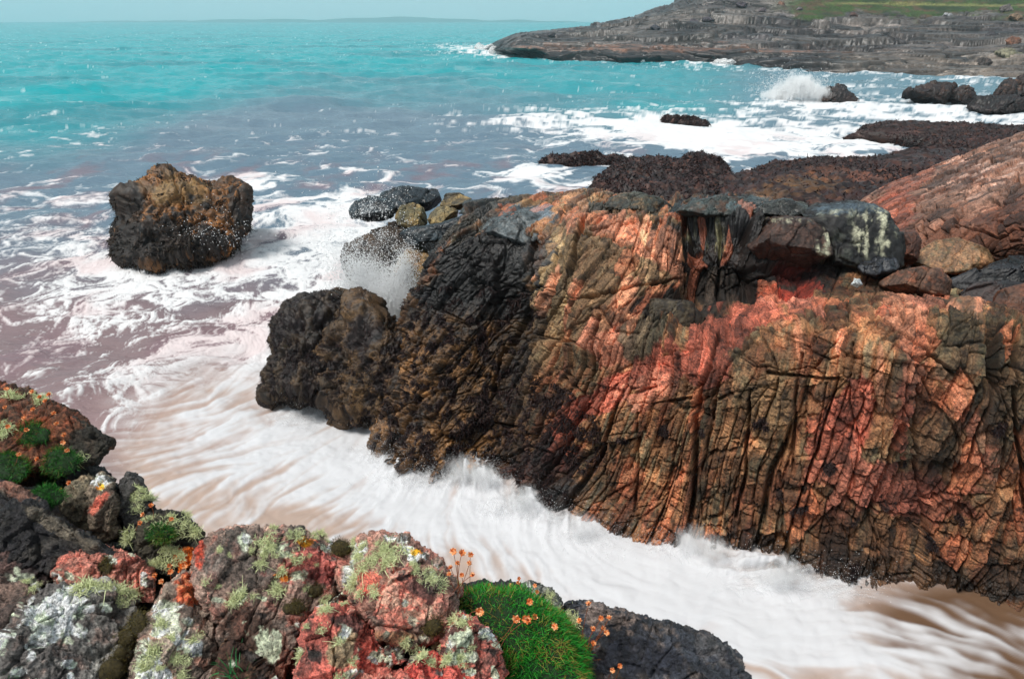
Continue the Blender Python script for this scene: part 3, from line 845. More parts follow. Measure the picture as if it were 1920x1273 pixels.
def rock(name, poly, Yc, tilt, T, cols, label, cat='rock', group=None, level=6, flat=.6, soft=1, seed=1, size=None, fab=None, rough=(.018, 7.0), levels=None,
         wet=.4, wetz=None, layers=(), lean=0.0, planes=8, kind=None, parent=None, mode='pillow', mat=None, weed=0.0, weedcol=SW, z0=0.0, h=1.0, depth=.8, ragged=0.0, back=1.0, blockvar=.5, jscale=1.0, streak=(), lump=0.0, blocky=0):
    if mode == 'pillow':
        V, F = pillow(poly, Yc, tilt, T, level, flat, soft, back, lean)
    else:
        V, F = mound(poly, z0, h, depth, level, flat, soft)
    ext = V.max(0) - V.min(0)
    c0 = .5 * (V.max(0) + V.min(0))
    s = size or float(np.sort(ext)[1])
    if planes:
        U = (V - c0) / (.5 * ext)
        U2 = chop(U, seed, planes, zmin=.5, lo=.74, hi=.95) if FGMODE[0] else chop(U, seed, planes + 3 * blocky, lo=.6 if blocky else .62)
        V = c0 + U2 * (.5 * ext)
    Nn = mesh_normals(V, F)
    if (Nn * (V - c0)).sum() < 0:
        Nn = -Nn; F = F[:, ::-1]
    fb = frame(*fab) if fab else frame((.35, .3, 1), (1, -.4, 0))
    lv = levels or [(.55 * s, .26 * s, .34 * s, .05 * s, .05 * s, .07, .6), (.2 * s, .10 * s, .13 * s, .022 * s, .016 * s, .09, .6), (.07 * s, .045 * s, .05 * s, .008 * s, .006 * s, .10, .6)]
    if blocky:
        lv = [(.85 * s, .42 * s, .5 * s, .035 * s, .045 * s, .05, .4), (.26 * s, .13 * s, .17 * s, .010 * s, .020 * s, .08, .4), (.09 * s, .05 * s, .06 * s, .004 * s, .006 * s, .1, .5)]
        rough = (.008, 9.0)
    lv = [(a * jscale, b * jscale, c * jscale, d, e_, f_, g_) for a, b, c, d, e_, f_, g_ in lv]
    V1, D, cr, ids, P = rockify(V, Nn, fb, lv, (rough[0] * s, rough[1] / s), (.06 * s, 1.6 / s), seed)
    a1 = fbm(V * (2.2 / s) + seed, seed + 5, 5, .55)
    a2 = fbm(V * (6.5 / s) + seed, seed + 6, 5, .6)
    if lump:
        V1 = V1 + Nn * (lump * fbm(V * (1.9 / s) + 3 * seed, seed + 12, 3))[:, None]
    if ragged:
        rgd = ridged(V * (4.2 / s) + seed, seed + 8, 4, .6)
        V1 = V1 + Nn * (ragged * (rgd - .3))[:, None]
    else:
        rgd = a2
    px, py, _ = project(V1)
    C = np.tile(cols[0], (len(V), 1)).astype(f32)
    C += (cols[1] - C) * sstep(-.35, .4, a1)[:, None]
    if len(cols) > 2:
        C += (cols[2] - C) * (.8 * sstep(.0, .45, a2 + .4 * fbm(P * np.array([1.5, 8, 4]) / s, seed + 7, 3)))[:, None]
    r1, r2 = rnd(ids[0], 4), rnd(ids[1], 4)
    C = paint(C, px, py, layers, a2 * 1.1, a1 * .9 + .5 * (r2 - .5))
    C *= (1 - .5 * blockvar + blockvar * r1)[:, None] * (1 - .5 * blockvar + blockvar * r2)[:, None]
    if streak:
        csn = fbm(np.stack([px / 9, py / 80, px * 0], -1), 61, 4, .6)
        for (cx, cy, rx, ry, aa) in streak:
            w_ = aa * sstep(0, .5, 1 - np.hypot((px - cx) / rx, (py - cy) / ry) + .3 * a2) * sstep(-.08, .22, csn + .8 * a2)
            C += (lin(190, 188, 166) - C) * w_[:, None]
    if weed:
        wm = sstep(.35, -.25, a1 * .9 + a2 * .5 + (1 - 2 * weed)) if not ragged else sstep(.62, .40, rgd + .25 * a2 + (.5 - weed) * .6)
        C += (weedcol - C) * (.95 * wm)[:, None]
    C *= 1.6 if FGMODE[0] else .75
    C *= (1 - .5 * sstep(.05, .45, fbm(V * (15 / s), seed + 9, 4, .65) + .25 * a2))[:, None]
    up = sstep(.3, .9, Nn[:, 2])
    wt = np.clip(wet * (.55 + .6 * up) + (0 if wetz is None else sstep(wetz + .3, wetz - .1, V1[:, 2])), 0, 1)
    o = mesh_obj(name, V1, F, mat or M_BOULD, parent=parent, attrs={'Col': np.clip(contrast_curve(C) * 1.02, .003, .9), 'wet': wt})
    if kind:
        tag(o, label, kind=kind)
    elif parent is None:
        tag(o, label, cat, group)
    ROCKS.append((o, V1, Nn, a2, px, py))
    return o


ROCKS = []
BKB, BKG = lin(40, 46, 52), lin(66, 76, 82)
TAN, TAN2 = lin(146, 128, 92), lin(118, 100, 72)

# the low weedy promontory at the left end of the outcrop
KNOB = [(.5, .16, .22, .06, .04, .1, .6), (.17, .08, .1, .03, .02, .1, .6), (.07, .045, .05, .01, .006, .1, .6)]
rock('weedy_rock', [(501, 695), (516, 640), (548, 595), (588, 551), (630, 553), (648, 590), (655, 640), (645, 700), (618, 745), (575, 775), (535, 790), (506, 750)], 10.8, .75, .75,
     (lin(84, 68, 48), lin(66, 52, 38), lin(52, 44, 38)), 'low rock shaggy with black seaweed at the left foot of the outcrop', 'rock', seed=21, flat=.7, levels=KNOB, ragged=.30, lump=.3, weed=.8, wet=.4, level=7, planes=5)
rock('weedy_rock', [(628, 620), (650, 590), (666, 562), (698, 566), (710, 600), (750, 625), (800, 650), (815, 760), (770, 830), (712, 800), (690, 770), (640, 775), (614, 740)], 10.4, .75, .8,
     (lin(104, 82, 54), lin(82, 62, 42), lin(62, 50, 40)), 'ochre knobbed weedy rock between the outcrop and the black shaggy rock', 'rock', seed=22, flat=.7, levels=KNOB, ragged=.28, lump=.3, weed=.66, wet=.4, level=7, planes=5)
# blocks on the seaward left end
rock('rubble_mass', [(645, 490), (652, 440), (680, 405), (740, 408), (800, 420), (850, 430), (850, 480), (810, 520), (790, 570), (760, 600), (720, 580), (680, 560)], 14.2, .9, 1.1,
     (lin(64, 52, 42), lin(84, 66, 48), lin(52, 44, 42)), 'dark brown broken rock behind the spray at the seaward end of the outcrop', 'rock', seed=31, flat=.7, ragged=.10, level=7, wet=.5, size=1.1, weed=.35)
rock('boulder', [(655, 396), (664, 379), (690, 369), (725, 372), (742, 388), (735, 410), (690, 416), (660, 408)], 14.6, .9, .5, (BKB, BKG), 'rounded blue black wet boulder speckled by spray at the seaward end', 'boulder', seed=32, flat=.42, blocky=1, wet=.9)
rock('boulder', [(705, 378), (716, 353), (765, 349), (818, 357), (828, 378), (815, 398), (770, 400), (725, 396)], 15.3, .8, .7, (BKB, BKG, lin(50, 58, 64)), 'big angular blue black block topping the seaward end of the outcrop', 'boulder', seed=33, flat=.42, blocky=1, wet=.8)
rock('boulder', [(740, 408), (750, 386), (775, 381), (796, 393), (800, 420), (778, 430), (746, 426)], 14.2, .6, .45, (TAN, lin(112, 108, 86)), 'square olive tan boulder in front of the blue black block', 'boulder', seed=34, flat=.42, blocky=1, wet=.2)
rock('boulder', [(800, 412), (815, 390), (840, 384), (858, 396), (855, 412), (828, 426), (806, 424)], 13.9, .6, .4, (TAN, lin(120, 112, 90)), 'tilted tan boulder with a wedge outline behind the dark leaning slab', 'boulder', seed=35, flat=.42, blocky=1, wet=.2)
rock('boulder', [(826, 385), (836, 364), (862, 363), (885, 372), (880, 392), (845, 398)], 14.4, .6, .4, (lin(80, 76, 66), TAN), 'small brown boulder right of the angular blue black block', 'boulder', seed=36, flat=.42, blocky=1, wet=.3)
rock('slab', [(752, 438), (772, 426), (830, 416), (866, 404), (902, 405), (896, 428), (840, 452), (772, 462)], 13.0, .5, .4, (BKB, BKG), 'long dark blue slab leaning below the tan boulders', 'rock slab', seed=37, flat=.42, blocky=1, wet=.85)
rock('slab', [(856, 404), (872, 380), (930, 372), (1000, 366), (1010, 378), (970, 396), (900, 406)], 13.0, .8, .5, (lin(92, 92, 84), BKG), 'flat grey slab at the back of the outcrop top', 'rock slab', seed=38, flat=.42, blocky=1, wet=.5)
rock('boulder', [(735, 505), (764, 468), (812, 458), (842, 478), (830, 520), (806, 560), (778, 600), (752, 560)], 12.8, .7, .6, (TAN, lin(150, 118, 82), TAN2), 'pale tan rubble face beside the splash', 'rock', seed=39, flat=.42, blocky=1, wet=.3, size=.7, ragged=.05)
# blocks along the top
rock('slab', [(893, 445), (903, 408), (930, 392), (1000, 388), (1060, 397), (1046, 425), (1004, 456), (940, 474)], 10.72, 1.15, .24, (lin(98, 104, 106), lin(82, 88, 90), lin(60, 62, 62)), 'broad flat wet grey slab tilted to the sky on top of the outcrop', 'rock slab', seed=40, wet=.8, planes=4, flat=.4, size=.9, blocky=1)
rock('boulder', [(1268, 398), (1300, 376), (1350, 368), (1402, 376), (1420, 394), (1380, 406), (1300, 408)], 10.05, .8, .35, (lin(84, 92, 90), lin(70, 72, 68), lin(112, 84, 68)), 'smooth rounded grey green boulder at the back of the outcrop top', 'boulder', seed=41, flat=.42, blocky=1, wet=.7, planes=5, levels=[(.9, .5, .5, .03, .03, .05, .5), (.2, .1, .12, .012, .01, .1, .5)])
rock('boulder', [(1405, 398), (1430, 380), (1475, 374), (1515, 384), (1520, 400), (1480, 410), (1420, 410)], 9.9, .8, .35, (lin(88, 92, 88), lin(60, 60, 58)), 'low wet grey boulder between the grey green boulder and the cream streaked block', 'boulder', seed=42, flat=.42, blocky=1, wet=.8)
rock('boulder', [(1130, 388), (1150, 370), (1190, 362), (1235, 372), (1262, 390), (1230, 402), (1160, 400)], 10.5, .8, .35, (lin(84, 86, 78), lin(58, 58, 54), lin(120, 100, 76)), 'grey olive boulder behind the orange slab', 'boulder', seed=43, flat=.42, blocky=1, wet=.5)
cream = [(1600, 428, 90, 40, 0, CR, .0)]
rock('pillar_block', [(1500, 402), (1530, 382), (1580, 377), (1640, 383), (1668, 400), (1692, 440), (1694, 500), (1640, 512), (1560, 498), (1545, 440)], 9.55, .55, .6,
     (lin(52, 52, 52), lin(36, 34, 35), lin(90, 92, 84)), 'black block with cream yellow runs at the right end of the crest', 'rock', seed=44, wet=.45, planes=6, levels=[(.9, .35, .5, .05, .04, .05, .5), (.3, .12, .15, .015, .012, .09, .5)],
     layers=[(1600, 392, 80, 12, 0, BG, .7)], streak=[(1640, 430, 50, 50, .9), (1655, 440, 24, 60, .9), (1585, 400, 60, 10, .5), (1620, 460, 20, 30, .8)], size=.9, ragged=.02, flat=.36, blocky=1)
rock('pillar_block', [(1392, 450), (1410, 420), (1450, 410), (1520, 410), (1552, 430), (1562, 478), (1510, 500), (1430, 492)], 9.15, .5, .5,
     (lin(84, 64, 56), lin(60, 48, 44), lin(104, 76, 62)), 'dark brown block with a yellowed right edge below the cream streaked block', 'rock', seed=45, wet=.4, planes=6,
     streak=[(1545, 455, 20, 36, 1), (1470, 414, 60, 6, .6)], size=.9, ragged=.02, flat=.36, blocky=1)
rock('boulder', [(1676, 440), (1690, 420), (1712, 418), (1730, 450), (1722, 490), (1694, 505)], 9.5, .5, .35, (lin(128, 86, 68), lin(90, 64, 54)), 'narrow reddish rock against the cream streaked block', 'rock', seed=46, flat=.42, blocky=1)
rock('boulder', [(1704, 492), (1738, 452), (1800, 446), (1850, 466), (1868, 494), (1830, 514), (1740, 512)], 10.0, .5, .5, (lin(160, 124, 94), lin(128, 104, 80), lin(110, 100, 78)), 'low tan rock split into small bricks behind the ledge', 'rock', seed=47, flat=.42, blocky=1, size=.55)
rock('slab', [(1604, 498), (1632, 478), (1676, 486), (1688, 508), (1640, 522), (1608, 514)], 8.85, .8, .3, (lin(70, 74, 82), lin(44, 42, 44)), 'flat wet slate blue slab on the ledge', 'rock slab', seed=48, flat=.42, blocky=1, wet=.9, planes=5)
rock('boulder', [(1648, 532), (1690, 506), (1730, 498), (1768, 503), (1788, 525), (1782, 556), (1700, 560)], 8.4, .5, .35, (lin(112, 84, 66), lin(90, 70, 60), lin(150, 100, 76)), 'square brown block on the ledge beside the slate blue slab', 'boulder', seed=49, flat=.42, blocky=1, wet=.3)
rock('slab', [(1776, 530), (1830, 506), (1900, 482), (1970, 476), (2000, 520), (1900, 544), (1800, 548)], 8.9, .7, .4, (lin(58, 58, 62), lin(40, 38, 40)), 'long dark wet slab at the right edge of the ledge', 'rock slab', seed=50, flat=.42, blocky=1, wet=.85)
rock('slab', [(1796, 552), (1830, 532), (1900, 526), (1980, 534), (1980, 572), (1880, 584)], 8.1, .7, .35, (lin(70, 58, 56), lin(50, 44, 46)), 'purplish dark slab in front of the long wet slab', 'rock slab', seed=51, flat=.42, blocky=1, wet=.6)
rock('boulder', [(1846, 586), (1872, 548), (1930, 532), (2010, 560), (2010, 620), (1900, 622)], 7.5, .5, .4, (lin(140, 92, 70), lin(104, 76, 60)), 'red brown boulder at the right edge above the wall', 'boulder', seed=52, flat=.42, blocky=1)
rock('stone', [(1844, 482), (1866, 467), (1906, 468), (1912, 484), (1874, 492)], 9.9, .6, .2, (lin(206, 150, 122), lin(170, 130, 106)), 'flat salmon pink stone on the dark wet slab', 'stone', seed=53, level=5)
rock('stone', [(1596, 534), (1602, 522), (1612, 524), (1618, 534), (1606, 540)], 8.05, .6, .1, (lin(205, 208, 206), lin(160, 165, 168)), 'small white stone lying on the ledge', 'stone', seed=54, level=5, planes=5)
rock('boulder', [(1630, 620), (1650, 580), (1680, 560), (1712, 565), (1732, 600), (1722, 660), (1660, 660)], 7.0, .45, .35, (lin(206, 124, 92), lin(160, 104, 78), lin(120, 100, 80)), 'rounded salmon orange boulder at the top of the wall', 'boulder', seed=55, flat=.42, blocky=1, blockvar=.3)
rock('boulder', [(1735, 680), (1765, 590), (1796, 552), (1832, 543), (1858, 585), (1870, 680), (1800, 720)], 6.85, .4, .4, (lin(116, 104, 80), lin(128, 96, 74), lin(90, 88, 70)), 'tall grey olive slab with an orange right edge at the top of the wall', 'boulder', seed=56, flat=.42, blocky=1, blockvar=.35, layers=[(1842, 580, 14, 50, -12, OR, .8), (1760, 600, 40, 16, -40, OR, .5)])
rock('boulder', [(1182, 612), (1196, 572), (1232, 553), (1292, 558), (1326, 590), (1316, 622), (1240, 642)], 8.3, .45, .28, (lin(92, 82, 66), lin(64, 56, 48), lin(50, 44, 42)), 'dark hollowed block jutting from the middle of the outcrop', 'rock', seed=57, flat=.42, blocky=1, wet=.3)

# the jointed pink mass rising behind on the right
EN = [
    [(1592, 408, 1.5), (1598, 398, 1.8), (1604, 388, 1.9), (1608, 380, 1.8), (1612, 374, 1.6)],
    [(1655, 460, 2.3), (1658, 425, 2.5), (1661, 395, 2.55), (1664, 368, 2.45), (1667, 345, 2.2)],
    [(1740, 500, 2.4), (1742, 445, 2.75), (1745, 400, 2.95), (1750, 355, 2.9), (1755, 312, 2.6)],
    [(1850, 520, 2.5), (1852, 455, 3.0), (1855, 395, 3.3), (1858, 335, 3.4), (1862, 268, 3.2)],
    [(1960, 530, 2.6), (1962, 460, 3.2), (1965, 390, 3.6), (1970, 320, 3.7), (1975, 240, 3.6)],
    [(2250, 560, 2.8), (2255, 470, 3.4), (2260, 390, 3.8), (2265, 310, 4.0), (2270, 225, 3.9)]]
en = np.array([[pz(*p) for p in c] for c in EN])
e0 = en[:, :1].copy(); e0[..., 2] -= 1.2; e0[..., 1] -= .3
e1 = en[:, -1:].copy(); e1[..., 1] += 1.2; e1[..., 2] -= 1.2
e2 = en[:, -1:].copy(); e2[..., 1] += 1.8; e2[..., 2] = -.6
en = np.concatenate([e0, en, e1, e2], 1)
eU, eV = int(560 * Q), int(420 * Q)
Ge = catmull(catmull(en, eU, 0), eV, 1)
Ne = grid_normals(Ge)
if Ne[..., 2].mean() < 0:
    Ne = -Ne
Ve, Ne = Ge.reshape(-1, 3), Ne.reshape(-1, 3)
fe = frame((1, .7, .25), (-.3, .6, 1))
Ve1, De, cre, ide, Pe = rockify(Ve, Ne, fe, [(1.1, .55, .7, .05, .12, .06, .3), (.42, .24, .30, .02, .07, .08, .35), (.17, .10, .13, .008, .015, .1, .4)], (.014, 6.5), (.16, .8), 611)
ex, ey, _ = project(Ve)
ea, eb = fbm(Ve * 1.1, 612, 5), fbm(Ve * 3.1, 613, 5, .6)
C = np.tile(lin(150, 118, 102), (len(Ve), 1)).astype(f32)
C += (lin(126, 88, 70) - C) * sstep(-.3, .35, ea)[:, None]
C += (lin(186, 160, 148) - C) * (.75 * sstep(0, .4, eb + .5 * ea) * sstep(430, 300, ey))[:, None]
C = paint(C, ex, ey, [(1890, 420, 120, 50, -30, lin(92, 60, 46), .8, .8), (1800, 470, 120, 40, 0, lin(116, 78, 58), .6), (1665, 400, 60, 40, -30, lin(150, 86, 66), .6), (1700, 340, 60, 20, -25, lin(150, 84, 66), .4)], eb, ea)  # browns over the lower part carry its shade in the colour
er1, er2, er3 = rnd(ide[0], 4), rnd(ide[1], 4), rnd(ide[2], 4)
C *= .72 * (.65 + .7 * er1)[:, None] * (.5 + .95 * er2)[:, None] * (.85 + .3 * er3)[:, None]
C *= (1 - .5 * sstep(.05, .45, fbm(Ve * 7, 614, 4, .65)))[:, None]
tag(mesh_obj('rock_mass', Ve1, grid_faces(eU, eV), M_BOULD, attrs={'Col': np.clip(contrast_curve(C) * 1.02, .003, .9), 'wet': .3 * sstep(.4, .9, Ne[:, 2])}), 'pinkish rock mass split into many small slabs behind the ledge on the right', 'rock mass')

# the lone stack in the surf
rock('sea_stack', [(218, 420), (225, 353), (261, 328), (340, 319), (398, 326), (431, 336), (459, 353), (463, 401), (461, 431), (433, 453), (396, 472), (331, 486), (294, 496), (253, 507), (223, 486)], 18.9, .75, 1.7,
     (lin(158, 112, 62), lin(96, 70, 44), lin(120, 96, 64)), 'squat ochre and black weed clad boulder standing alone in the surf', 'sea stack', seed=74, level=7, flat=.6, planes=12, ragged=.22, lump=.5, size=2.2, weed=.42, wet=.4, weedcol=lin(34, 27, 24),
     layers=[(300, 450, 140, 50, 0, lin(34, 27, 24), .9, .9), (230, 400, 40, 90, 0, lin(34, 27, 24), .8, .9), (455, 390, 30, 60, 0, lin(34, 27, 24), .8, .9), (340, 360, 60, 30, 0, lin(150, 128, 90), .5)], blockvar=.4)

# weed covered reefs between the outcrop and the bay
RC = (lin(62, 38, 36), lin(42, 27, 29), lin(100, 68, 54))
RK = dict(mode='mound', wet=.4, ragged=.42, level=7, planes=0, blockvar=.5, size=2.2, levels=[(.8, .4, .5, .05, .03, .1, .5), (.25, .14, .2, .04, .02, .1, .5)])
rock('reef', [(1340, 395), (1352, 350), (1440, 326), (1520, 318), (1640, 310), (1700, 300), (1740, 290), (1800, 300), (1850, 330), (1820, 400), (1600, 430), (1450, 420)], 0, 0, 0, RC, 'broad platform of dark red brown weed behind the outcrop', 'reef', seed=81, z0=.05, h=.5, layers=[(1520, 345, 60, 14, 0, OC, .6, 1.6), (1440, 360, 50, 10, 0, OC, .5, 1.6), (1620, 330, 60, 10, 0, lin(140, 96, 76), .6, 1.6), (1560, 318, 40, 5, 0, lin(120, 84, 66), .6, 1.4)], **RK)
rock('reef', [(1620, 262), (1626, 246), (1680, 243), (1800, 244), (1920, 252), (2060, 268), (2060, 320), (1860, 310), (1740, 290), (1700, 272)], 0, 0, 0, RC, 'long dark weedy reef reaching in from the right edge', 'reef', seed=82, z0=.05, h=.45, **RK)
rock('reef', [(1115, 362), (1150, 330), (1200, 314), (1260, 318), (1310, 335), (1345, 362), (1330, 395), (1260, 400), (1160, 385)], 0, 0, 0, RC, 'rounded weedy reef just behind the middle of the outcrop', 'reef', seed=83, z0=0, h=.55, **RK)
rock('reef', [(1280, 318), (1290, 306), (1320, 304), (1350, 320), (1365, 345), (1340, 350), (1310, 335)], 0, 0, 0, RC, 'small dark weedy reef with water running off it', 'reef', seed=84, z0=0, h=.4, **dict(RK, level=6))
rock('reef', [(1010, 308), (1040, 303), (1110, 301), (1180, 306), (1200, 311), (1120, 312), (1050, 312)], 0, 0, 0, RC, 'thin dark weedy ledge barely above the white water', 'reef', seed=85, z0=0, h=.22, **dict(RK, level=6))
rock('reef', [(1240, 227), (1268, 224), (1305, 229), (1326, 237), (1290, 234)], 0, 0, 0, RC, 'sliver of black rock nearly drowned in the surf', 'reef', seed=86, z0=-.05, h=.12, **dict(RK, level=6))


def ysea(py):
    return CAM_H / float(kpx(py))


RB = (lin(64, 48, 44), lin(44, 36, 38), lin(96, 72, 58))
rock('sea_rock', [(1536, 190), (1540, 172), (1556, 161), (1580, 165), (1600, 178), (1612, 192), (1570, 196)], ysea(190), .6, 1.6, RB, 'black rock with a wave breaking over its left side', 'rock', seed=91, wet=.5, ragged=.18)
rock('sea_rock', [(1692, 190), (1700, 170), (1730, 163), (1764, 154), (1784, 158), (1788, 180), (1770, 194), (1710, 195)], ysea(190), .6, 2.0, RB, 'long humped brown rock in the white water of the bay', 'rock', seed=92, wet=.4, ragged=.18)
rock('sea_rock', [(1782, 194), (1788, 172), (1808, 161), (1826, 166), (1830, 186), (1812, 196)], ysea(192), .6, 1.3, RB, 'small rounded brown rock right of the long humped rock', 'rock', seed=93, wet=.4, ragged=.12)
rock('sea_rock', [(1812, 202), (1824, 188), (1870, 182), (1940, 186), (1990, 200), (1960, 214), (1850, 214)], ysea(210), .6, 1.8, (lin(40, 27, 28), lin(50, 34, 32)), 'flat weed black rock at the foot of the pointed rock', 'rock', seed=94, wet=.5, ragged=.2)
rock('sea_rock', [(1856, 192), (1866, 168), (1886, 148), (1904, 152), (1910, 190)], ysea(200), .4, 1.1, RB, 'pointed brown rock standing in the bay', 'rock', seed=95, wet=.3)
rock('sea_rock', [(1906, 180), (1908, 146), (1930, 136), (1960, 150), (1960, 186)], ysea(186), .4, 1.4, RB, 'dark rock cut by the right edge beside the pointed rock', 'rock', seed=96, wet=.3)
# ------------------------------------------------------------------ headland across the bay
HN = [
    [(896, 94, 0, 0), (899, 92, 0, 0), (902, 90, 0, 0), (906, 88, 0, 0), (911, 86, 0, 0), (916, 84, 0, 0)],
    [(960, 104, 0, 0), (960, 92, 130, 0), (960, 84, 134, 0), (962, 76, 140, 0), (964, 70, 146, 0), (966, 72, 152, 0)],
    [(1040, 114, 0, 0), (1040, 96, 126, 0), (1040, 86, 131, 0), (1042, 76, 140, 0), (1044, 63, 150, 0), (1046, 62, 158, 0)],
    [(1140, 117, 0, 0), (1140, 98, 122, 0), (1140, 88, 127, 0), (1142, 72, 138, 0), (1146, 54, 150, 0), (1150, 50, 160, 0)],
    [(1230, 118, 0, 0), (1230, 100, 120, 0), (1232, 90, 124, 0), (1235, 68, 136, 0), (1240, 38, 150, 0), (1244, 30, 160, 0)],
    [(1330, 118, 0, 0), (1330, 102, 118, 0), (1332, 90, 122, 0), (1336, 60, 136, 0), (1340, 18, 152, 0), (1344, -6, 162, 0)],
    [(1440, 128, 0, 0), (1440, 108, 110, 0), (1442, 94, 116, 0), (1446, 62, 132, 0), (1450, 22, 150, 0), (1454, -22, 165, 0)],
    [(1560, 136, 0, 0), (1560, 116, 104, 0), (1562, 98, 112, 0), (1566, 66, 130, 0), (1570, 30, 146, 0), (1574, -30, 166, 0)],
    [(1700, 139, 0, 0), (1700, 118, 100, 0), (1702, 94, 108, 0), (1706, 66, 124, 0), (1710, 34, 142, 0), (1714, -34, 166, 0)],
    [(1800, 144, 0, 0), (1800, 122, 98, 0), (1802, 98, 106, 0), (1806, 70, 120, 0), (1810, 36, 138, 0), (1814, -36, 164, 0)],
    [(1900, 150, 0, 0), (1900, 126, 94, 0), (1902, 100, 102, 0), (1906, 72, 114, 0), (1910, 40, 132, 0), (1914, -36, 160, 0)],
    [(2060, 160, 0, 0), (2060, 130, 88, 0), (2062, 100, 98, 0), (2066, 72, 110, 0), (2070, 38, 126, 0), (2074, -38, 156, 0)],
    [(2500, 190, 0, 0), (2500, 150, 74, 0), (2502, 110, 86, 0), (2506, 76, 100, 0), (2510, 36, 116, 0), (2514, -40, 146, 0)],
]
hn = np.array([[pz(a, b, 0) if Y == 0 else pY(a, b, Y) for a, b, Y, _ in col] for col in HN])
hn[0, :, 2] -= .5
hb = hn[:, :1].copy(); hb[..., 2] = -3; hb[..., 1] -= 1
he = hn[:, -1:].copy(); he[..., 1] += 40; he[..., 2] -= .5
hf = hn[:, -1:].copy(); hf[..., 1] += 90; hf[..., 2] = -3
hn = np.concatenate([hb, hn, he, hf], 1)
hU, hV = int(900 * Q), int(420 * Q)
Gh = catmull(hn, hU, 0)
fine = catmull(Gh, 1001, 1)
ri = np.interp(np.linspace(0, 1, hV), [0, .05, .9, 1], [0, .8, 6, 8]) / 8 * 1000
r0 = np.minimum(ri.astype(int), 999); rf = (ri - r0)[None, :, None]
Gh = fine[:, r0] * (1 - rf) + fine[:, r0 + 1] * rf
Nh = grid_normals(Gh)
if Nh[..., 2].mean() < 0:
    Nh = -Nh
Vh, Nh = Gh.reshape(-1, 3), Nh.reshape(-1, 3)
hx, hy, _ = project(Vh)
fh = frame((1, -.25, -.10), (0, .25, 1))           # bedding lies along the shore
gm = sstep(.15, -.15, (hy - (30 - .0 * hx + 6 * np.sin(hx * .03))) / 30 + .25 * fbm(Vh * .12, 501, 4) + .5 * fbm(Vh * .35, 502, 4, .6)) * sstep(1430, 1520, hx)
Vh1, Dh, crh, idh, Ph = rockify(Vh, Nh, fh, [(20, 2.6, 5, .8, .8, .06, .4), (9, 1.0, 2.4, .25, .25, .07, .4), (3, .5, .8, .06, .07, .1, .4)], (.08, .5), (1.2, .12), 7, amp=(1 - .75 * gm) * (.5 + .5 * sstep(980, 1150, hx)))
q1 = fbm(Vh * .1, 511, 5); q2 = fbm(Vh * .45, 512, 5, .6); q3 = fbm(Ph * np.array([.06, .5, .3]), 513, 4)
C = np.tile(lin(112, 108, 106), (len(Vh), 1)).astype(f32)
C += (lin(80, 77, 80) - C) * sstep(-.3, .4, q1)[:, None]
C += (lin(138, 130, 126) - C) * (.7 * sstep(.05, .5, q3 + .3 * q2))[:, None]
C += (lin(140, 104, 84) - C) * (.8 * sstep(.15, -.1, np.abs(hy - 92 - (hx - 1200) * .012) / 40 - .3 * q2 - .08) * sstep(940, 1000, hx) * sstep(1700, 1500, hx))[:, None]
wl = np.where(hx < 1380, 100, 118) + 0 * hx
tide = sstep(1.9, 1.0, Vh[:, 2] + .6 * q2) * sstep(-.2, .1, .6 - sstep(1500, 1640, hx) + .4 * q1)
C += (lin(36, 30, 32) - C) * (.95 * tide)[:, None]
C += (lin(120, 112, 104) - C) * (.6 * sstep(1500, 1640, hx) * sstep(2.5, 1, Vh[:, 2]))[:, None]
hr1 = rnd(idh[0], 4); hr2 = rnd(idh[1], 4)
C *= (.55 + .9 * hr1)[:, None] * (.6 + .8 * hr2)[:, None]
C *= (1 - .6 * sstep(.1, .4, fbm(Ph * np.array([.25, 1.2, 1]), 519, 4, .65)))[:, None]
gcol = np.tile(lin(56, 76, 28), (len(Vh), 1)).astype(f32)
gcol += (lin(84, 70, 50) - gcol) * sstep(-.1, .3, q2)[:, None]
gcol += (lin(34, 58, 20) - gcol) * sstep(.0, .4, q1)[:, None]
C *= np.array([.64, .62, .60])
C += (gcol - C) * gm[:, None]
trk = np.exp(-((hy - 6 - 4 * (hx - 1500) / 420) / 2.2) ** 2) * sstep(1520, 1600, hx)
C += (lin(120, 120, 80) - C) * (.8 * trk)[:, None]
hd = mesh_obj('headland', Vh1, grid_faces(hU, hV), rock_mat('headland_rock', 2.2, .6, .8, .75, .35), attrs={'Col': np.clip(contrast_curve(C, 1.3) * .95, .003, .9), 'wet': .6 * (1 - gm)})
tag(hd, 'grey rocky headland sloping down to the sea with green turf on top', kind='structure')


def hpt(px_, py_):
    d = (hx - px_) ** 2 + (hy - py_) ** 2
    d = np.where(Vh[:, 1] > 170, 1e9, d)
    return Vh[int(np.argmin(d))]


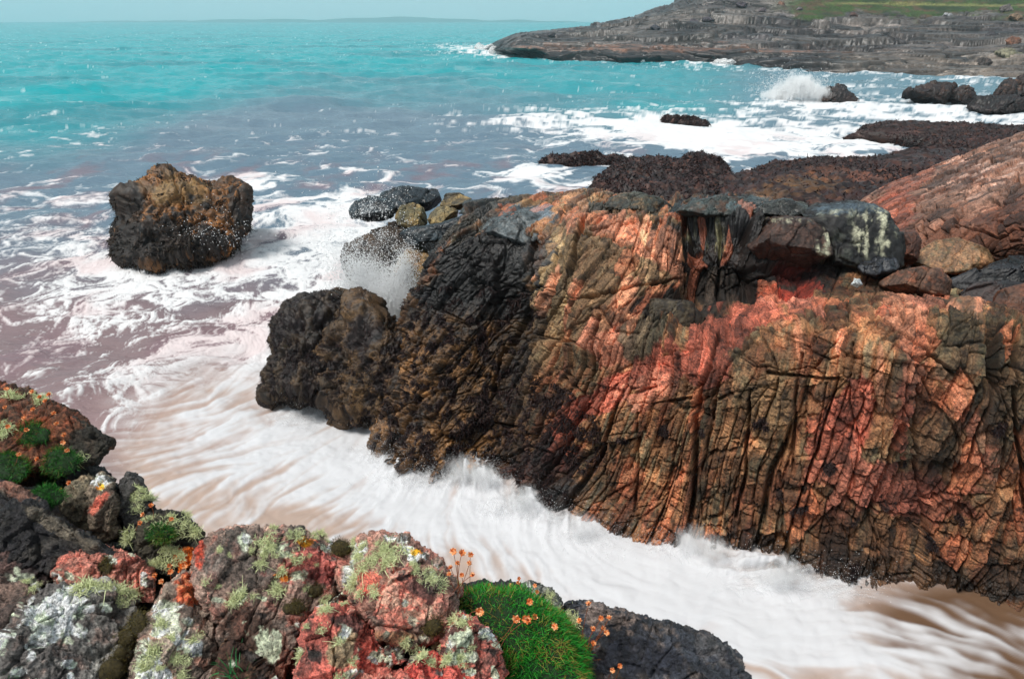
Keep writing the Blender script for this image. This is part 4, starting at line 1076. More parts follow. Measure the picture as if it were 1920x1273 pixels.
BLD = [(1777, 33, 13, 11, 'pale block shaped boulder perched on the grassy edge of the headland', lin(150, 150, 152)),
       (1600, 30, 8, 8, 'brown boulder in the turf bank of the headland', lin(110, 84, 76)),
       (1885, 20, 12, 13, 'tall grey boulder on the turf near the right edge of the headland', lin(120, 112, 108)),
       (1905, 34, 12, 8, 'flat tan boulder below the tall grey one at the right edge', lin(140, 120, 100)),
       (1392, 10, 10, 6, 'dark boulder at the top left of the headland slope', lin(92, 84, 92)),
       (1430, 20, 8, 6, 'small boulder in the scree right of the dark top boulder', lin(110, 100, 104)),
       (1465, 8, 7, 6, 'reddish boulder at the left end of the turf', lin(130, 100, 84)),
       (1300, 42, 9, 7, 'upright grey boulder on the bare slope nearer the sea end', lin(104, 98, 106)),
       (1326, 38, 11, 6, 'long low dark boulder beside the upright grey one', lin(84, 78, 86)),
       (1228, 54, 9, 6, 'dark round boulder low on the bare slope', lin(74, 74, 82)),
       (1070, 62, 9, 5, 'dark hump on the thin seaward end of the headland', lin(72, 70, 76)),
       (1035, 66, 9, 5, 'leftmost dark hump on the thin seaward end', lin(72, 70, 76)),
       (1500, 18, 6, 5, 'grey stone in the scree below the turf', lin(116, 108, 110)),
       (1860, 70, 16, 10, 'big dark boulder in the cleft at the right of the headland', lin(76, 72, 76)),
       (1885, 105, 26, 14, 'pale olive slab boulder at the shore on the far right', lin(140, 136, 116)),
       (1845, 118, 14, 9, 'dark boulder left of the pale olive slab boulder', lin(84, 74, 70)),
       (1900, 80, 14, 10, 'rusty boulder above the pale olive slab boulder', lin(130, 96, 78))]
for i, (bx, by_, rx, ry, lab, colr) in enumerate(BLD):
    p = hpt(bx, by_)
    poly = [(bx + rx * math.cos(a) * (1 + .25 * math.sin(3 * a + i)), by_ + ry * math.sin(a) * (1 + .2 * math.cos(2 * a + i))) for a in np.linspace(0, 2 * math.pi, 10)[:-1]]
    rock('boulder', poly, float(p[1]), .4, rx / FPX * p[1] * .9, (colr, colr * .75, colr * 1.2), lab, 'boulder', 'boulders strewn over the headland', level=5, seed=700 + i, wet=.35, planes=9)

# faint hills across the sound
Hn, Hm = 160, 14
hxs = np.linspace(-2600, 700, Hn)
prof = .34 * (70 * np.exp(-((hxs + 500) / 650) ** 2) + 34 * np.exp(-((hxs + 1500) / 500) ** 2) + 8 * np.sin(hxs * .009) + 5 * np.sin(hxs * .023 + 1) - 14)
HV = []
for j in range(Hm):
    t = j / (Hm - 1) * 2 - 1
    HV.append(np.stack([hxs, 3600 + t * 500 + 0 * hxs, -6 + np.maximum(prof + 6, 0) * (1 - t * t)], -1))
HV = np.stack(HV, 1)
HV[..., 2] += 5 * fbm(HV.reshape(-1, 3) * .006, 77, 3).reshape(Hn, Hm) * (HV[..., 2] > 4)
tag(mesh_obj('hills', HV.reshape(-1, 3), grid_faces(Hn, Hm), plain_mat('hill_turf', lin(90, 104, 96), .9, .2, .01)), 'faint grey hills beyond the sea', kind='structure')
# ------------------------------------------------------------------ the ledge the photographer stands on, and the rocks on it
LE = [(-1200, 760, 4.3), (-500, 790, 4.3), (-100, 800, 4.35), (60, 815, 4.35), (150, 880, 4.3), (220, 985, 4.3), (300, 1015, 4.3), (380, 1050, 4.3), (500, 1060, 4.3), (640, 1060, 4.3), (820, 1130, 4.25), (1000, 1165, 4.2), (1180, 1210, 4.1), (1330, 1270, 4.05), (1420, 1370, 4.0), (1600, 1500, 4.0), (2100, 1650, 4.0)]
ed = np.array([pz(*p) for p in LE])
rowsL = []
for (dy, z_, ab) in [(.25, -1.2, 1), (.15, 1.0, 1), (.05, 2.8, 1), (0, -.35, 0), (-.02, 0, 0), (-.35, .06, 0), (-1.2, .12, 0), (-3, .2, 0), (-7, .5, 0)]:
    r = ed.copy(); r[:, 1] += dy
    r[:, 2] = z_ if ab else r[:, 2] + z_
    rowsL.append(r)
GL = catmull(catmull(np.stack(rowsL, 1), int(420 * Q), 0), int(300 * Q), 1)
NL = grid_normals(GL)
if NL[..., 2].mean() < 0:
    NL = -NL
VL, NL = GL.reshape(-1, 3), NL.reshape(-1, 3)
VL1, _, _, idl, _ = rockify(VL, NL, frame((1, .4, .2), (0, .3, 1)), [(.6, .3, .4, .06, .05, .08, .6), (.2, .1, .14, .02, .015, .1, .6)], (.015, 9), (.05, 2), 15)
ql = fbm(VL * 5, 16, 4)
C = np.tile(lin(58, 50, 44), (len(VL), 1)).astype(f32)
C += (lin(92, 72, 56) - C) * sstep(-.2, .4, ql)[:, None]
C *= (.7 + .6 * rnd(idl[0], 3))[:, None]
tag(mesh_obj('ledge', VL1, grid_faces(int(420 * Q), int(300 * Q)), M_ROCK, attrs={'Col': C, 'wet': .3 + 0 * ql}), 'dark rock ledge under the foreground boulders', kind='structure')

NB = len(ROCKS)
FGMODE[0] = 1
M_FG = rock_mat('lichened_rock', 130, .95, 1.0, .85, 38)
MINT, MINT2 = lin(196, 204, 190), lin(178, 184, 164)
ORL = lin(222, 128, 24)
DG, DG2 = lin(70, 66, 64), lin(50, 46, 46)
RG, RG2 = lin(184, 112, 100), lin(146, 92, 84)


def fg(poly, Yc, tilt, T, cols, label, seed, **k):
    k = dict(dict(level=7, flat=.48, soft=0, size=.30, wet=.15, mat=M_FG, planes=15, blockvar=.45, rough=(.05, 9.0), jscale=1.1, cat='boulder'), **k)
    cat = k.pop('cat')
    rr = random.Random(seed * 3)
    xs, ys = [a for a, b in poly], [b for a, b in poly]
    if k.pop('crust', Yc < 1.6 and k['wet'] < .5):
        for q in range(16):
            k['layers'] = list(k.get('layers', ())) + patches([(rr.uniform(min(xs), max(xs)), rr.uniform(min(ys), max(ys)), rr.uniform(5, 15), rr.uniform(4, 9), rr.uniform(0, 90))], rr.choice([MINT, MINT2, MINT2, lin(150, 156, 140), lin(64, 60, 58), lin(54, 50, 50)]), .85, 1.7)
    return rock(k.pop('name', 'boulder'), poly, Yc, tilt, T, cols, label, cat, seed=seed, **k)


def patches(lst, col, a=.95, n=1.2, so=.15):
    return [(x, y, rx, ry, rot, col, a, n, so) for x, y, rx, ry, rot in lst]


fg([(-80, 745), (0, 720), (60, 733), (130, 773), (190, 815), (209, 829), (180, 868), (140, 885), (60, 905), (-80, 905)], 2.1, .9, .16, (lin(92, 62, 46), lin(66, 52, 42), lin(120, 72, 52)), 'slab jutting over the water at the left edge under dead thrift and moss', 101,
   name='slab', cat='rock slab', layers=[(170, 830, 50, 50, 0, lin(52, 52, 46), .9, .5), (60, 820, 60, 40, 0, lin(120, 70, 44), .6, .9)])
fg([(112, 905), (150, 868), (196, 888), (226, 924), (214, 950), (150, 955)], 1.98, .7, .10, (lin(60, 60, 58), lin(42, 42, 42)), 'thin dark slab tucked below the jutting slab', 102, name='slab', cat='rock slab', level=6, wet=.5)
fg([(108, 968), (134, 906), (166, 884), (186, 900), (190, 960), (170, 1000), (140, 992)], 1.88, .6, .12, (lin(120, 112, 96), lin(92, 84, 72), lin(140, 124, 104)), 'grey brown split rock left of the red streaked one', 103, level=6)
fg([(172, 990), (170, 912), (190, 888), (212, 900), (222, 950), (214, 1000), (196, 1012)], 1.86, .6, .12, (lin(124, 112, 98), lin(96, 86, 76)), 'grey rock with a red streak and a pale lichen cap', 104, level=6,
   layers=[(184, 945, 9, 34, 38, lin(190, 104, 88), .95, .5, .3)] + patches([(186, 900, 22, 14, 0)], MINT) + patches([(190, 912, 10, 6, 0)], ORL))
fg([(214, 960), (224, 905), (240, 886), (262, 896), (276, 935), (304, 975), (296, 1010), (240, 1015)], 1.88, .7, .14, (lin(74, 72, 70), lin(52, 50, 50)), 'dark pointed rock rising behind the lichen tufts', 105, level=6, wet=.4)
fg([(250, 1040), (262, 980), (300, 960), (340, 965), (378, 1000), (370, 1050), (330, 1090), (280, 1085)], 1.76, .7, .14, (lin(66, 62, 52), lin(48, 46, 40)), 'dark rock buried under pale tufts and green moss', 106, layers=[(300, 1000, 30, 16, 0, lin(40, 84, 26), .9, .8), (345, 1045, 16, 16, 0, lin(200, 110, 30), .7, 1.2)])
fg([(-80, 905), (0, 903), (60, 932), (140, 984), (205, 1030), (246, 1062), (205, 1098), (100, 1085), (-80, 1065)], 1.72, .75, .15, (lin(46, 44, 46), lin(30, 29, 31), lin(70, 66, 62)), 'long black wet slab with a pool of water at its left', 107, name='slab', cat='rock slab', wet=.75,
   layers=[(20, 915, 40, 16, 20, lin(130, 96, 82), .7, 1.0), (110, 985, 90, 16, 30, lin(104, 96, 84), .6, 1.0)])
fg([(-80, 1040), (30, 1042), (88, 1062), (98, 1092), (30, 1110), (-80, 1105)], 1.58, .6, .10, (lin(86, 70, 66), lin(60, 52, 52)), 'purplish rock wedged below the black slab at the left edge', 108, level=6)
fg([(-80, 1085), (40, 1084), (84, 1108), (60, 1150), (10, 1190), (-80, 1210)], 1.46, .6, .12, (lin(108, 92, 84), lin(78, 68, 64)), 'grey brown flat rock at the left edge behind the mint spotted boulder', 109, level=6)
fg([(98, 1075), (112, 1046), (150, 1032), (205, 1034), (254, 1045), (290, 1085), (290, 1130), (200, 1125), (120, 1105)], 1.58, .7, .14, (lin(160, 112, 100), lin(124, 92, 82), lin(186, 112, 98)), 'rounded pinkish boulder with a mossy notch behind the mint spotted boulder', 110, layers=[(196, 1062, 16, 26, 0, lin(46, 42, 26), .9, .6)])
fg([(-24, 1270), (2, 1195), (36, 1135), (88, 1097), (150, 1084), (205, 1084), (250, 1108), (264, 1150), (254, 1205), (226, 1250), (190, 1350), (60, 1400), (-50, 1360)], 1.36, .8, .20, (lin(118, 116, 112), lin(84, 80, 78), lin(138, 120, 112)), 'big grey boulder spotted with mint lichen in the lower left corner', 111, fab=((1, .55, .35), (0, -.6, 1)),
   layers=patches([(110, 1130, 60, 26, -20), (90, 1160, 40, 16, -20), (165, 1105, 40, 10, -10), (90, 1190, 34, 14, -20), (150, 1185, 18, 12, 40), (105, 1178, 24, 10, 0), (55, 1230, 14, 16, 0), (35, 1262, 12, 8, 0), (200, 1140, 16, 8, 0), (5, 1200, 12, 22, 30), (165, 1140, 12, 8, 0), (130, 1245, 10, 6, 0)], MINT))
fg([(226, 1300), (250, 1222), (276, 1150), (302, 1114), (345, 1076), (372, 1076), (392, 1110), (398, 1170), (404, 1230), (415, 1340), (300, 1390)], 1.34, .8, .17, (lin(126, 114, 104), lin(98, 86, 80), lin(156, 120, 106)), 'grey and orange boulder crusted with pale lichen right of the mint spotted boulder', 112,
   layers=[(362, 1100, 26, 40, 15, lin(206, 110, 76), .85, .8)] + patches([(310, 1135, 26, 22, 40), (315, 1170, 26, 26, 0), (330, 1190, 16, 30, 0), (280, 1240, 24, 30, 0), (360, 1215, 26, 18, 0), (300, 1265, 20, 12, 0), (350, 1165, 16, 10, 0)], MINT2))
fg([(358, 1068), (364, 1012), (392, 994), (480, 992), (560, 996), (636, 1004), (650, 1030), (634, 1085), (604, 1130), (566, 1170), (550, 1240), (520, 1310), (430, 1290), (402, 1190), (380, 1125)], 1.50, .8, .22, (lin(138, 118, 108), lin(98, 90, 84), lin(170, 124, 112)), 'largest foreground boulder, grey to red with a flat top of lichen tufts', 113,
   layers=[(580, 1060, 60, 40, 0, lin(184, 108, 100), .75, .9), (372, 1030, 12, 40, 0, lin(168, 70, 48), .8, .5), (450, 1060, 70, 50, 0, lin(88, 84, 80), .6, .9), (600, 1080, 40, 16, 0, lin(70, 34, 36), .7, .8), (470, 1190, 70, 50, 30, lin(78, 58, 48), .8, .7), (530, 1250, 30, 40, 0, lin(104, 62, 48), .7)] +
   patches([(560, 1078, 20, 12, 0), (620, 1025, 16, 10, 0), (500, 1215, 20, 44, -20), (450, 1115, 14, 16, 0), (505, 1030, 30, 9, -15), (540, 1040, 20, 8, 0), (485, 1120, 14, 8, 0)], MINT2) + patches([(572, 1016, 12, 9, 0), (530, 1080, 14, 7, 0), (560, 1012, 10, 4, 0)], ORL))
fg([(636, 1075), (648, 1018), (700, 1004), (760, 1008), (802, 1038), (842, 1083), (864, 1110), (862, 1155), (834, 1186), (770, 1216), (710, 1190), (656, 1138)], 1.48, .85, .20, (lin(150, 116, 104), lin(108, 96, 88), RG2), 'boulder with a salmon pink face and shaggy lichen on its shoulder', 114,
   layers=[(760, 1130, 62, 56, 40, lin(214, 136, 120), .95, .5), (800, 1100, 40, 34, 30, lin(74, 68, 66), .8, .7), (690, 1085, 30, 26, 0, lin(196, 106, 90), .7, .8), (730, 1195, 50, 16, 0, lin(150, 120, 90), .6)] +
   patches([(670, 1030, 18, 22, 0), (655, 1080, 16, 22, 0), (740, 1012, 24, 8, 0), (775, 1045, 10, 10, 0), (770, 1035, 14, 8, 30)], MINT2) + patches([(780, 1036, 9, 6, 0)], ORL))
fg([(590, 1165), (604, 1135), (640, 1110), (668, 1118), (676, 1140), (650, 1150), (620, 1175), (590, 1200)], 1.40, .6, .12, (lin(170, 96, 84), lin(104, 84, 78), lin(190, 120, 106)), 'narrow red rock squeezed between the two biggest boulders', 115, level=6, layers=patches([(612, 1122, 16, 12, 0)], MINT2))
fg([(548, 1250), (574, 1175), (612, 1146), (660, 1142), (704, 1172), (732, 1222), (734, 1260), (690, 1310), (600, 1345), (540, 1310)], 1.27, .8, .17, (RG, RG2, lin(110, 84, 78)), 'brick red boulder in the middle of the front row with an olive grey patch', 116,
   layers=[(640, 1215, 28, 44, 20, lin(134, 122, 100), .9, .6), (660, 1165, 40, 20, 10, lin(70, 58, 56), .8, .7), (690, 1240, 30, 40, 0, lin(190, 98, 86), .8, .6)] + patches([(705, 1230, 18, 12, 20), (660, 1265, 20, 10, 0)], MINT2))
fg([(716, 1232), (724, 1208), (748, 1200), (764, 1218), (750, 1246), (728, 1250)], 1.27, .6, .06, (lin(200, 88, 76), RG2), 'small bright red stone between the front boulders', 117, level=6, name='stone', cat='stone')
fg([(748, 1300), (760, 1250), (790, 1226), (824, 1226), (838, 1256), (822, 1330), (770, 1345)], 1.20, .8, .11, (lin(190, 94, 84), lin(160, 70, 66)), 'bright red wedge shaped rock at the bottom edge', 118, level=6)
fg([(640, 1330), (670, 1275), (720, 1262), (755, 1275), (760, 1340)], 1.16, .7, .1, (RG, lin(96, 70, 64)), 'low red rock cut by the bottom edge', 119, level=6)
fg([(806, 1240), (832, 1182), (862, 1152), (892, 1160), (926, 1210), (944, 1256), (940, 1320), (850, 1345), (812, 1310)], 1.30, .85, .16, (lin(178, 100, 88), lin(112, 84, 78), RG), 'reddish boulder with pale crusts beside the green cushion', 120,
   layers=[(850, 1270, 40, 30, 0, lin(190, 96, 86), .8, .7)] + patches([(855, 1235, 34, 14, -10), (862, 1200, 18, 24, 0), (905, 1190, 8, 10, 0), (880, 1260, 14, 8, 0)], MINT2))
fg([(1026, 1260), (1046, 1150), (1064, 1127), (1130, 1140), (1230, 1163), (1330, 1192), (1366, 1212), (1396, 1256), (1440, 1350), (1300, 1420), (1040, 1400)], 1.56, .75, .20, (lin(58, 60, 66), lin(44, 46, 52), lin(96, 88, 84)), 'blue black wet rock in the bottom right foreground', 121, wet=.7,
   layers=[(1140, 1160, 60, 26, 10, lin(112, 100, 94), .7, 1.0), (1220, 1230, 120, 40, 8, lin(40, 42, 50), .8, .6), (1330, 1215, 40, 20, 20, lin(84, 82, 82), .6, 1)])
fg([(968, 1128), (984, 1104), (1008, 1098), (1040, 1118), (1056, 1146), (1020, 1156), (980, 1150)], 1.66, .7, .09, (lin(116, 116, 108), lin(84, 84, 80)), 'small pale crusted rock behind the green cushion', 122, level=6, layers=patches([(995, 1118, 18, 18, 0), (1020, 1132, 14, 12, 0)], lin(208, 210, 196)))
fg([(846, 1130), (866, 1094), (930, 1093), (1000, 1104), (1010, 1150), (900, 1160)], 1.72, .6, .10, (lin(52, 50, 50), lin(38, 36, 38)), 'dark rock ridge behind the dead flower stems', 123, level=6, wet=.4)
fg([(384, 1330), (398, 1235), (420, 1190), (470, 1215), (540, 1290), (560, 1340)], 1.26, .5, .12, (lin(84, 60, 48), lin(60, 46, 40), lin(120, 96, 76)), 'brown recessed rock behind the grass tuft', 124, level=6)
FGV = np.concatenate([r[1] for r in ROCKS[NB:]]); FGN = np.concatenate([r[2] for r in ROCKS[NB:]])
fpx, fpy, fdd = project(FGV)


def on_fg(x, y, tol=3.5):
    """the point of the foreground rocks seen at a picture position, and its normal"""
    for t in (tol, 2 * tol, 4 * tol, 12 * tol, 40 * tol):
        i = np.nonzero((np.abs(fpx - x) < t) & (np.abs(fpy - y) < t))[0]
        if len(i):
            j = i[np.argmin(fdd[i])]
            return FGV[j], FGN[j]
    j = np.argmin((fpx - x) ** 2 + (fpy - y) ** 2)
    return FGV[j], FGN[j]


# ------------------------------------------------------------------ blades, tufts, flowers
def blades(roots, dirs, length, width, bend, rng, segs=3, droop=.3, fork=False):
    """many thin tapering blades as quads; returns V, F and the position along each blade"""
    n = len(roots)
    d = dirs / (np.linalg.norm(dirs, axis=1, keepdims=True) + 1e-9)
    side = np.cross(d, rng.normal(size=(n, 3))); side /= np.linalg.norm(side, axis=1, keepdims=True) + 1e-9
    b2 = np.cross(d, side)
    V = np.zeros((n, segs + 1, 2, 3)); t_ = np.linspace(0, 1, segs + 1)
    bv = bend * rng.normal(size=(n, 1))
    for k, t in enumerate(t_):
        p = roots + d * (length * t)[:, None] + b2 * (bv[:, 0] * length * t * t)[:, None] - np.array([0, 0, 1]) * (droop * length * t * t)[:, None]
        w = (width * (1 - .75 * t))[:, None] * side
        V[:, k, 0] = p - w; V[:, k, 1] = p + w
    idx = np.arange(n * (segs + 1) * 2).reshape(n, segs + 1, 2)
    F = np.stack([idx[:, :-1, 0], idx[:, :-1, 1], idx[:, 1:, 1], idx[:, 1:, 0]], -1).reshape(-1, 4)
    T = np.broadcast_to(t_[None, :, None], (n, segs + 1, 2)).reshape(-1)
    return V.reshape(-1, 3), F, T


M_LICH, M_LEAF, M_STEM, M_PETAL = attr_mat('lichen_thallus', .8), attr_mat('leaf', .55), plain_mat('dry_stem', lin(150, 82, 50), .7, .3), attr_mat('papery_bract', .7)


def tuft_mesh(seed, n=70, L=.026, col=lin(214, 220, 168)):
    r = np.random.default_rng(seed)
    d = r.normal(size=(n, 3)); d[:, 2] = np.abs(d[:, 2]) * .8 + .25
    roots = np.stack([r.normal(size=n) * .009, r.normal(size=n) * .007, -.003 + 0 * d[:, 0]], -1)
    ln_ = L * r.uniform(.5, 1.2, n)
    V, F, T = blades(roots, d, ln_, r.uniform(.0007, .0015, n), .6, r, 3, .15)
    # forked tips
    m = n
    k = r.integers(0, n, m)
    dn = d[k] / np.linalg.norm(d[k], axis=1, keepdims=True)
    V2, F2, T2 = blades(roots[k] + dn * (ln_[k] * .5)[:, None], dn + r.normal(size=(m, 3)) * .55, ln_[k] * .55, np.full(m, .0008), .5, r, 2, .1)
    V = np.concatenate([V, V2]); F = np.concatenate([F, F2 + len(V) - len(V2)])
    hue = np.concatenate([np.repeat(r.random(n), 8), np.repeat(r.random(m), 6)])
    C = col * (.6 + .6 * hue)[:, None]
    o = mesh_obj('lichen_tuft', V, F, M_LICH, attrs={'Col': C}, link=False)
    return o


TUFTS = [tuft_mesh(900 + i, 60 + 25 * (i % 3), .015 + .004 * (i % 4)) for i in range(6)]
T_N = [0]


def put(o, p, n, s, rz):
    q = Vector(n).to_track_quat('Z', 'Y')
    from mathutils import Quaternion
    o.rotation_mode = 'QUATERNION'
    o.rotation_quaternion = q @ Quaternion((0, 0, 1), rz)
    o.location = Vector(p)
    o.scale = (s, s, s)


rt = random.Random(5)


def tufts(pts, label, group, extra=1, sp=14, s=1.0):
    for (x, y) in pts:
        for k in range(1 + extra):
            xx, yy = (x, y) if k == 0 else (x + rt.gauss(0, sp), y + rt.gauss(0, sp * .6))
            p, n = on_fg(xx, yy)
            nn = np.array([n[0], n[1], max(n[2], .1) + .35]); nn /= np.linalg.norm(nn)
            o = TUFTS[T_N[0] % 6].copy(); T_N[0] += 1
            COL.objects.link(o)
            put(o, p, nn, s * rt.uniform(.45, 1.25) * (1 if k == 0 else .75), rt.uniform(0, 6.28))
            tag(o, label, 'lichen', group)


tufts([(510, 1003), (545, 1008), (563, 1000), (592, 1006), (603, 999), (500, 1020), (520, 1042), (488, 1056), (532, 1066), (440, 1132), (452, 1112), (580, 1040), (560, 1046), (470, 1030), (430, 1040), (575, 1100), (520, 1100)], 'pale green lichen tuft on the largest foreground boulder', 'lichen tufts on the largest foreground boulder', 1, 12, .95)
tufts([(680, 1020), (700, 1034), (720, 1024), (736, 1040), (750, 1030), (702, 1048), (668, 1040), (690, 1060), (722, 1056), (782, 1060), (800, 1070), (816, 1084), (832, 1094), (790, 1085), (660, 1090), (672, 1110), (700, 1100)], 'pale green lichen tuft on the boulder with the salmon pink face', 'lichen tufts on the salmon faced boulder', 1, 12, 1.0)
tufts([(612, 1140), (618, 1122), (640, 1130)], 'pale green lichen tuft on the narrow red rock between the biggest boulders', 'lichen tufts on the narrow red rock', 1, 8, .9)
tufts([(572, 1172), (640, 1204), (665, 1236), (640, 1266), (600, 1180), (560, 1230)], 'pale green lichen tuft on the brick red boulder in the front row', 'lichen tufts on the brick red boulder', 0, 8, .8)
tufts([(848, 1160), (872, 1166), (822, 1210), (838, 1232), (866, 1236), (880, 1215), (815, 1240)], 'pale green lichen tuft on the reddish boulder beside the green cushion', 'lichen tufts on the boulder beside the cushion', 1, 9, .85)
tufts([(765, 1195), (780, 1215), (790, 1230)], 'pale green lichen tuft above the bright red wedge rock', 'lichen tufts above the red wedge rock', 1, 8, .9)
tufts([(250, 925), (262, 915), (275, 935), (290, 920), (258, 945), (240, 1005)], 'pale green lichen tuft on the dark pointed rock', 'lichen tufts on the dark pointed rock', 1, 9, 1.05)
tufts([(280, 970), (300, 985), (320, 965), (340, 985), (352, 976), (362, 992), (300, 1010), (310, 1030), (330, 1030), (300, 1046), (342, 1040), (290, 1056), (320, 1056), (330, 1008)], 'pale green lichen tuft on the dark moss buried rock', 'lichen tufts on the moss buried rock', 1, 10, 1.15)
tufts([(160, 1096), (180, 1092), (148, 1104), (232, 1104), (246, 1114), (236, 1128), (205, 1092)], 'wispy yellow green lichen tuft along the top of the mint spotted boulder', 'lichen tufts on the mint spotted boulder', 1, 9, 1.1)
tufts([(50, 1086), (76, 1092)], 'pale lichen tuft at the gap behind the mint spotted boulder, left edge', 'lichen tufts behind the mint spotted boulder', 1, 8, .9)
tufts([(300, 1165), (320, 1195), (290, 1212), (270, 1250), (330, 1232), (352, 1240), (362, 1200), (300, 1252), (388, 1092), (340, 1262), (285, 1225)], 'pale green lichen tuft on the grey and orange boulder', 'lichen tufts on the grey and orange boulder', 1, 9, .9)
tufts([(6, 790), (16, 800), (60, 736), (44, 742), (20, 738), (8, 812), (150, 856), (75, 745)], 'pale lichen tuft on the slab jutting over the water', 'lichen tufts on the jutting slab', 1, 8, 1.1)
tufts([(1048, 1142), (1064, 1150), (1076, 1166), (1062, 1172), (1030, 1120)], 'pale lichen tuft beside the small pale crusted rock', 'lichen tufts by the pale crusted rock', 1, 7, 1.0)


# moss and thrift cushions: a domed body with its blades as a part
def cushion(name, poly, Yc, tilt, T, label, cat, cols, n, L, wd, seed, body, droop=.3, spread=.5):
    V, F = pillow(poly, Yc, tilt, T, 5, .7, 2)
    Nn = mesh_normals(V, F)
    if (Nn * (V - V.mean(0))).sum() < 0:
        Nn = -Nn; F = F[:, ::-1]
    V = V + Nn * (.03 * fbm(V * 9, seed, 3))[:, None]
    r = np.random.default_rng(seed)
    o = mesh_obj(name, V, F, body)
    tag(o, label, cat)
    ok = np.nonzero((Nn[:, 2] > -.1) & (V[:, 2] > V[:, 2].min() + .0))[0]
    k = r.choice(ok, n)
    roots = V[k] + r.normal(size=(n, 3)) * .006
    d = Nn[k] + r.normal(size=(n, 3)) * spread + np.array([0, 0, .3])
    Vb, Fb, Tb = blades(roots, d, L * r.uniform(.5, 1.3, n), wd * r.uniform(.7, 1.3, n), .4, r, 3, droop)
    pick = r.random(n)
    patch = fbm(roots * 9, seed + 3, 2)
    cb = np.where(((pick + .9 * patch) > .78)[:, None], cols[2], np.where((pick > .45)[:, None], cols[1], cols[0])) * r.uniform(.7, 1.3, n)[:, None]
    mesh_obj('leaves', Vb, Fb, M_LEAF, o, {'Col': np.repeat(cb, 8, 0)})
    return o


GR = (lin(46, 146, 38), lin(28, 104, 30), lin(136, 124, 54))
M_MOSS = plain_mat('moss_body', lin(20, 44, 14), .9, .4)
M_DMOSS = plain_mat('dark_moss_body', lin(52, 44, 18), .95, .5, 120)
cushion('thrift_cushion', [(858, 1165), (872, 1116), (918, 1104), (980, 1114), (1042, 1150), (1082, 1202), (1100, 1270), (1095, 1350), (980, 1360), (940, 1290), (915, 1200)], 1.46, .85, .11, 'bright green thrift cushion in the foreground', 'cushion plant', GR, 17000, .022, .0010, 201, M_MOSS)
for i, (cx, cy, rx, ry, Yc, lab) in enumerate([(112, 868, 32, 22, 1.98, 'deep green moss patch at the tip of the jutting slab'), (18, 880, 40, 26, 1.95, 'deep green moss patch at the left edge under the dead thrift'), (60, 815, 34, 18, 2.02, 'dark green moss among the dead thrift on the jutting slab'),
                                               (92, 934, 24, 12, 1.82, 'small green moss pad beside the grey brown split rock'), (90, 908, 14, 9, 1.88, 'tiny green moss pad below the jutting slab'), (302, 1004, 26, 15, 1.62, 'green moss pad among the pale tufts')]):
    poly = [(cx + rx * math.cos(a), cy + ry * math.sin(a)) for a in np.linspace(0, 2 * math.pi, 13)[:-1]]
    p, n = on_fg(cx, cy)
    cushion('moss_pad', poly, float(p[1]) - .002, .9, .016, lab, 'moss', (lin(40, 110, 28), lin(24, 72, 18), lin(90, 100, 36)), 1800, .014, .0008, 210 + i, M_MOSS)
for i, (cx, cy, rx, ry, lab) in enumerate([(639, 1030, 13, 11, 'round dark moss knob in the gap between the two biggest boulders'), (588, 1110, 15, 8, 'dark moss pad on the lower edge of the largest boulder'), (556, 1140, 20, 9, 'long dark moss strip in the crack below the largest boulder'),
                                           (808, 1178, 15, 14, 'dark moss knob under the salmon faced boulder'), (262, 1168, 15, 20, 'topmost olive brown moss pad in the crack right of the mint spotted boulder'), (240, 1200, 17, 16, 'second olive brown moss pad in the crack right of the mint spotted boulder'),
                                           (226, 1230, 15, 16, 'third olive brown moss pad in the crack right of the mint spotted boulder'), (212, 1260, 16, 16, 'bottom olive brown moss pad in the crack right of the mint spotted boulder'), (198, 1060, 12, 20, 'dark moss filling the notch of the rounded pinkish boulder')]):
    poly = [(cx + rx * math.cos(a), cy + ry * math.sin(a)) for a in np.linspace(0, 2 * math.pi, 11)[:-1]]
    p, n = on_fg(cx, cy)
    cushion('moss_pad', poly, float(p[1]) + .002, .8, .013, lab, 'moss', (lin(70, 62, 24), lin(44, 40, 16), lin(92, 80, 30)), 900, .006, .0007, 240 + i, M_DMOSS)


# grass tuft at the bottom edge
def grass(x, y, n, L, lab, seed):
    p, nn = on_fg(x, y)
    r = np.random.default_rng(seed)
    d = r.normal(size=(n, 3)) * .55 + np.array([0, .1, .8])
    V, F, T = blades(p + r.normal(size=(n, 3)) * .014, d, L * r.uniform(.6, 1.2, n), np.full(n, .0016), .5, r, 5, .4)
    c = lin(40, 108, 56) * r.uniform(.6, 1.4, n)[:, None]
    tag(mesh_obj('grass_tuft', V, F, M_LEAF, attrs={'Col': np.repeat(c, 12, 0)}), lab, 'grass')


grass(445, 1262, 34, .075, 'blue green grass tuft at the bottom edge below the largest boulder', 301)
grass(20, 1268, 8, .03, 'few grass blades at the bottom left corner', 302)


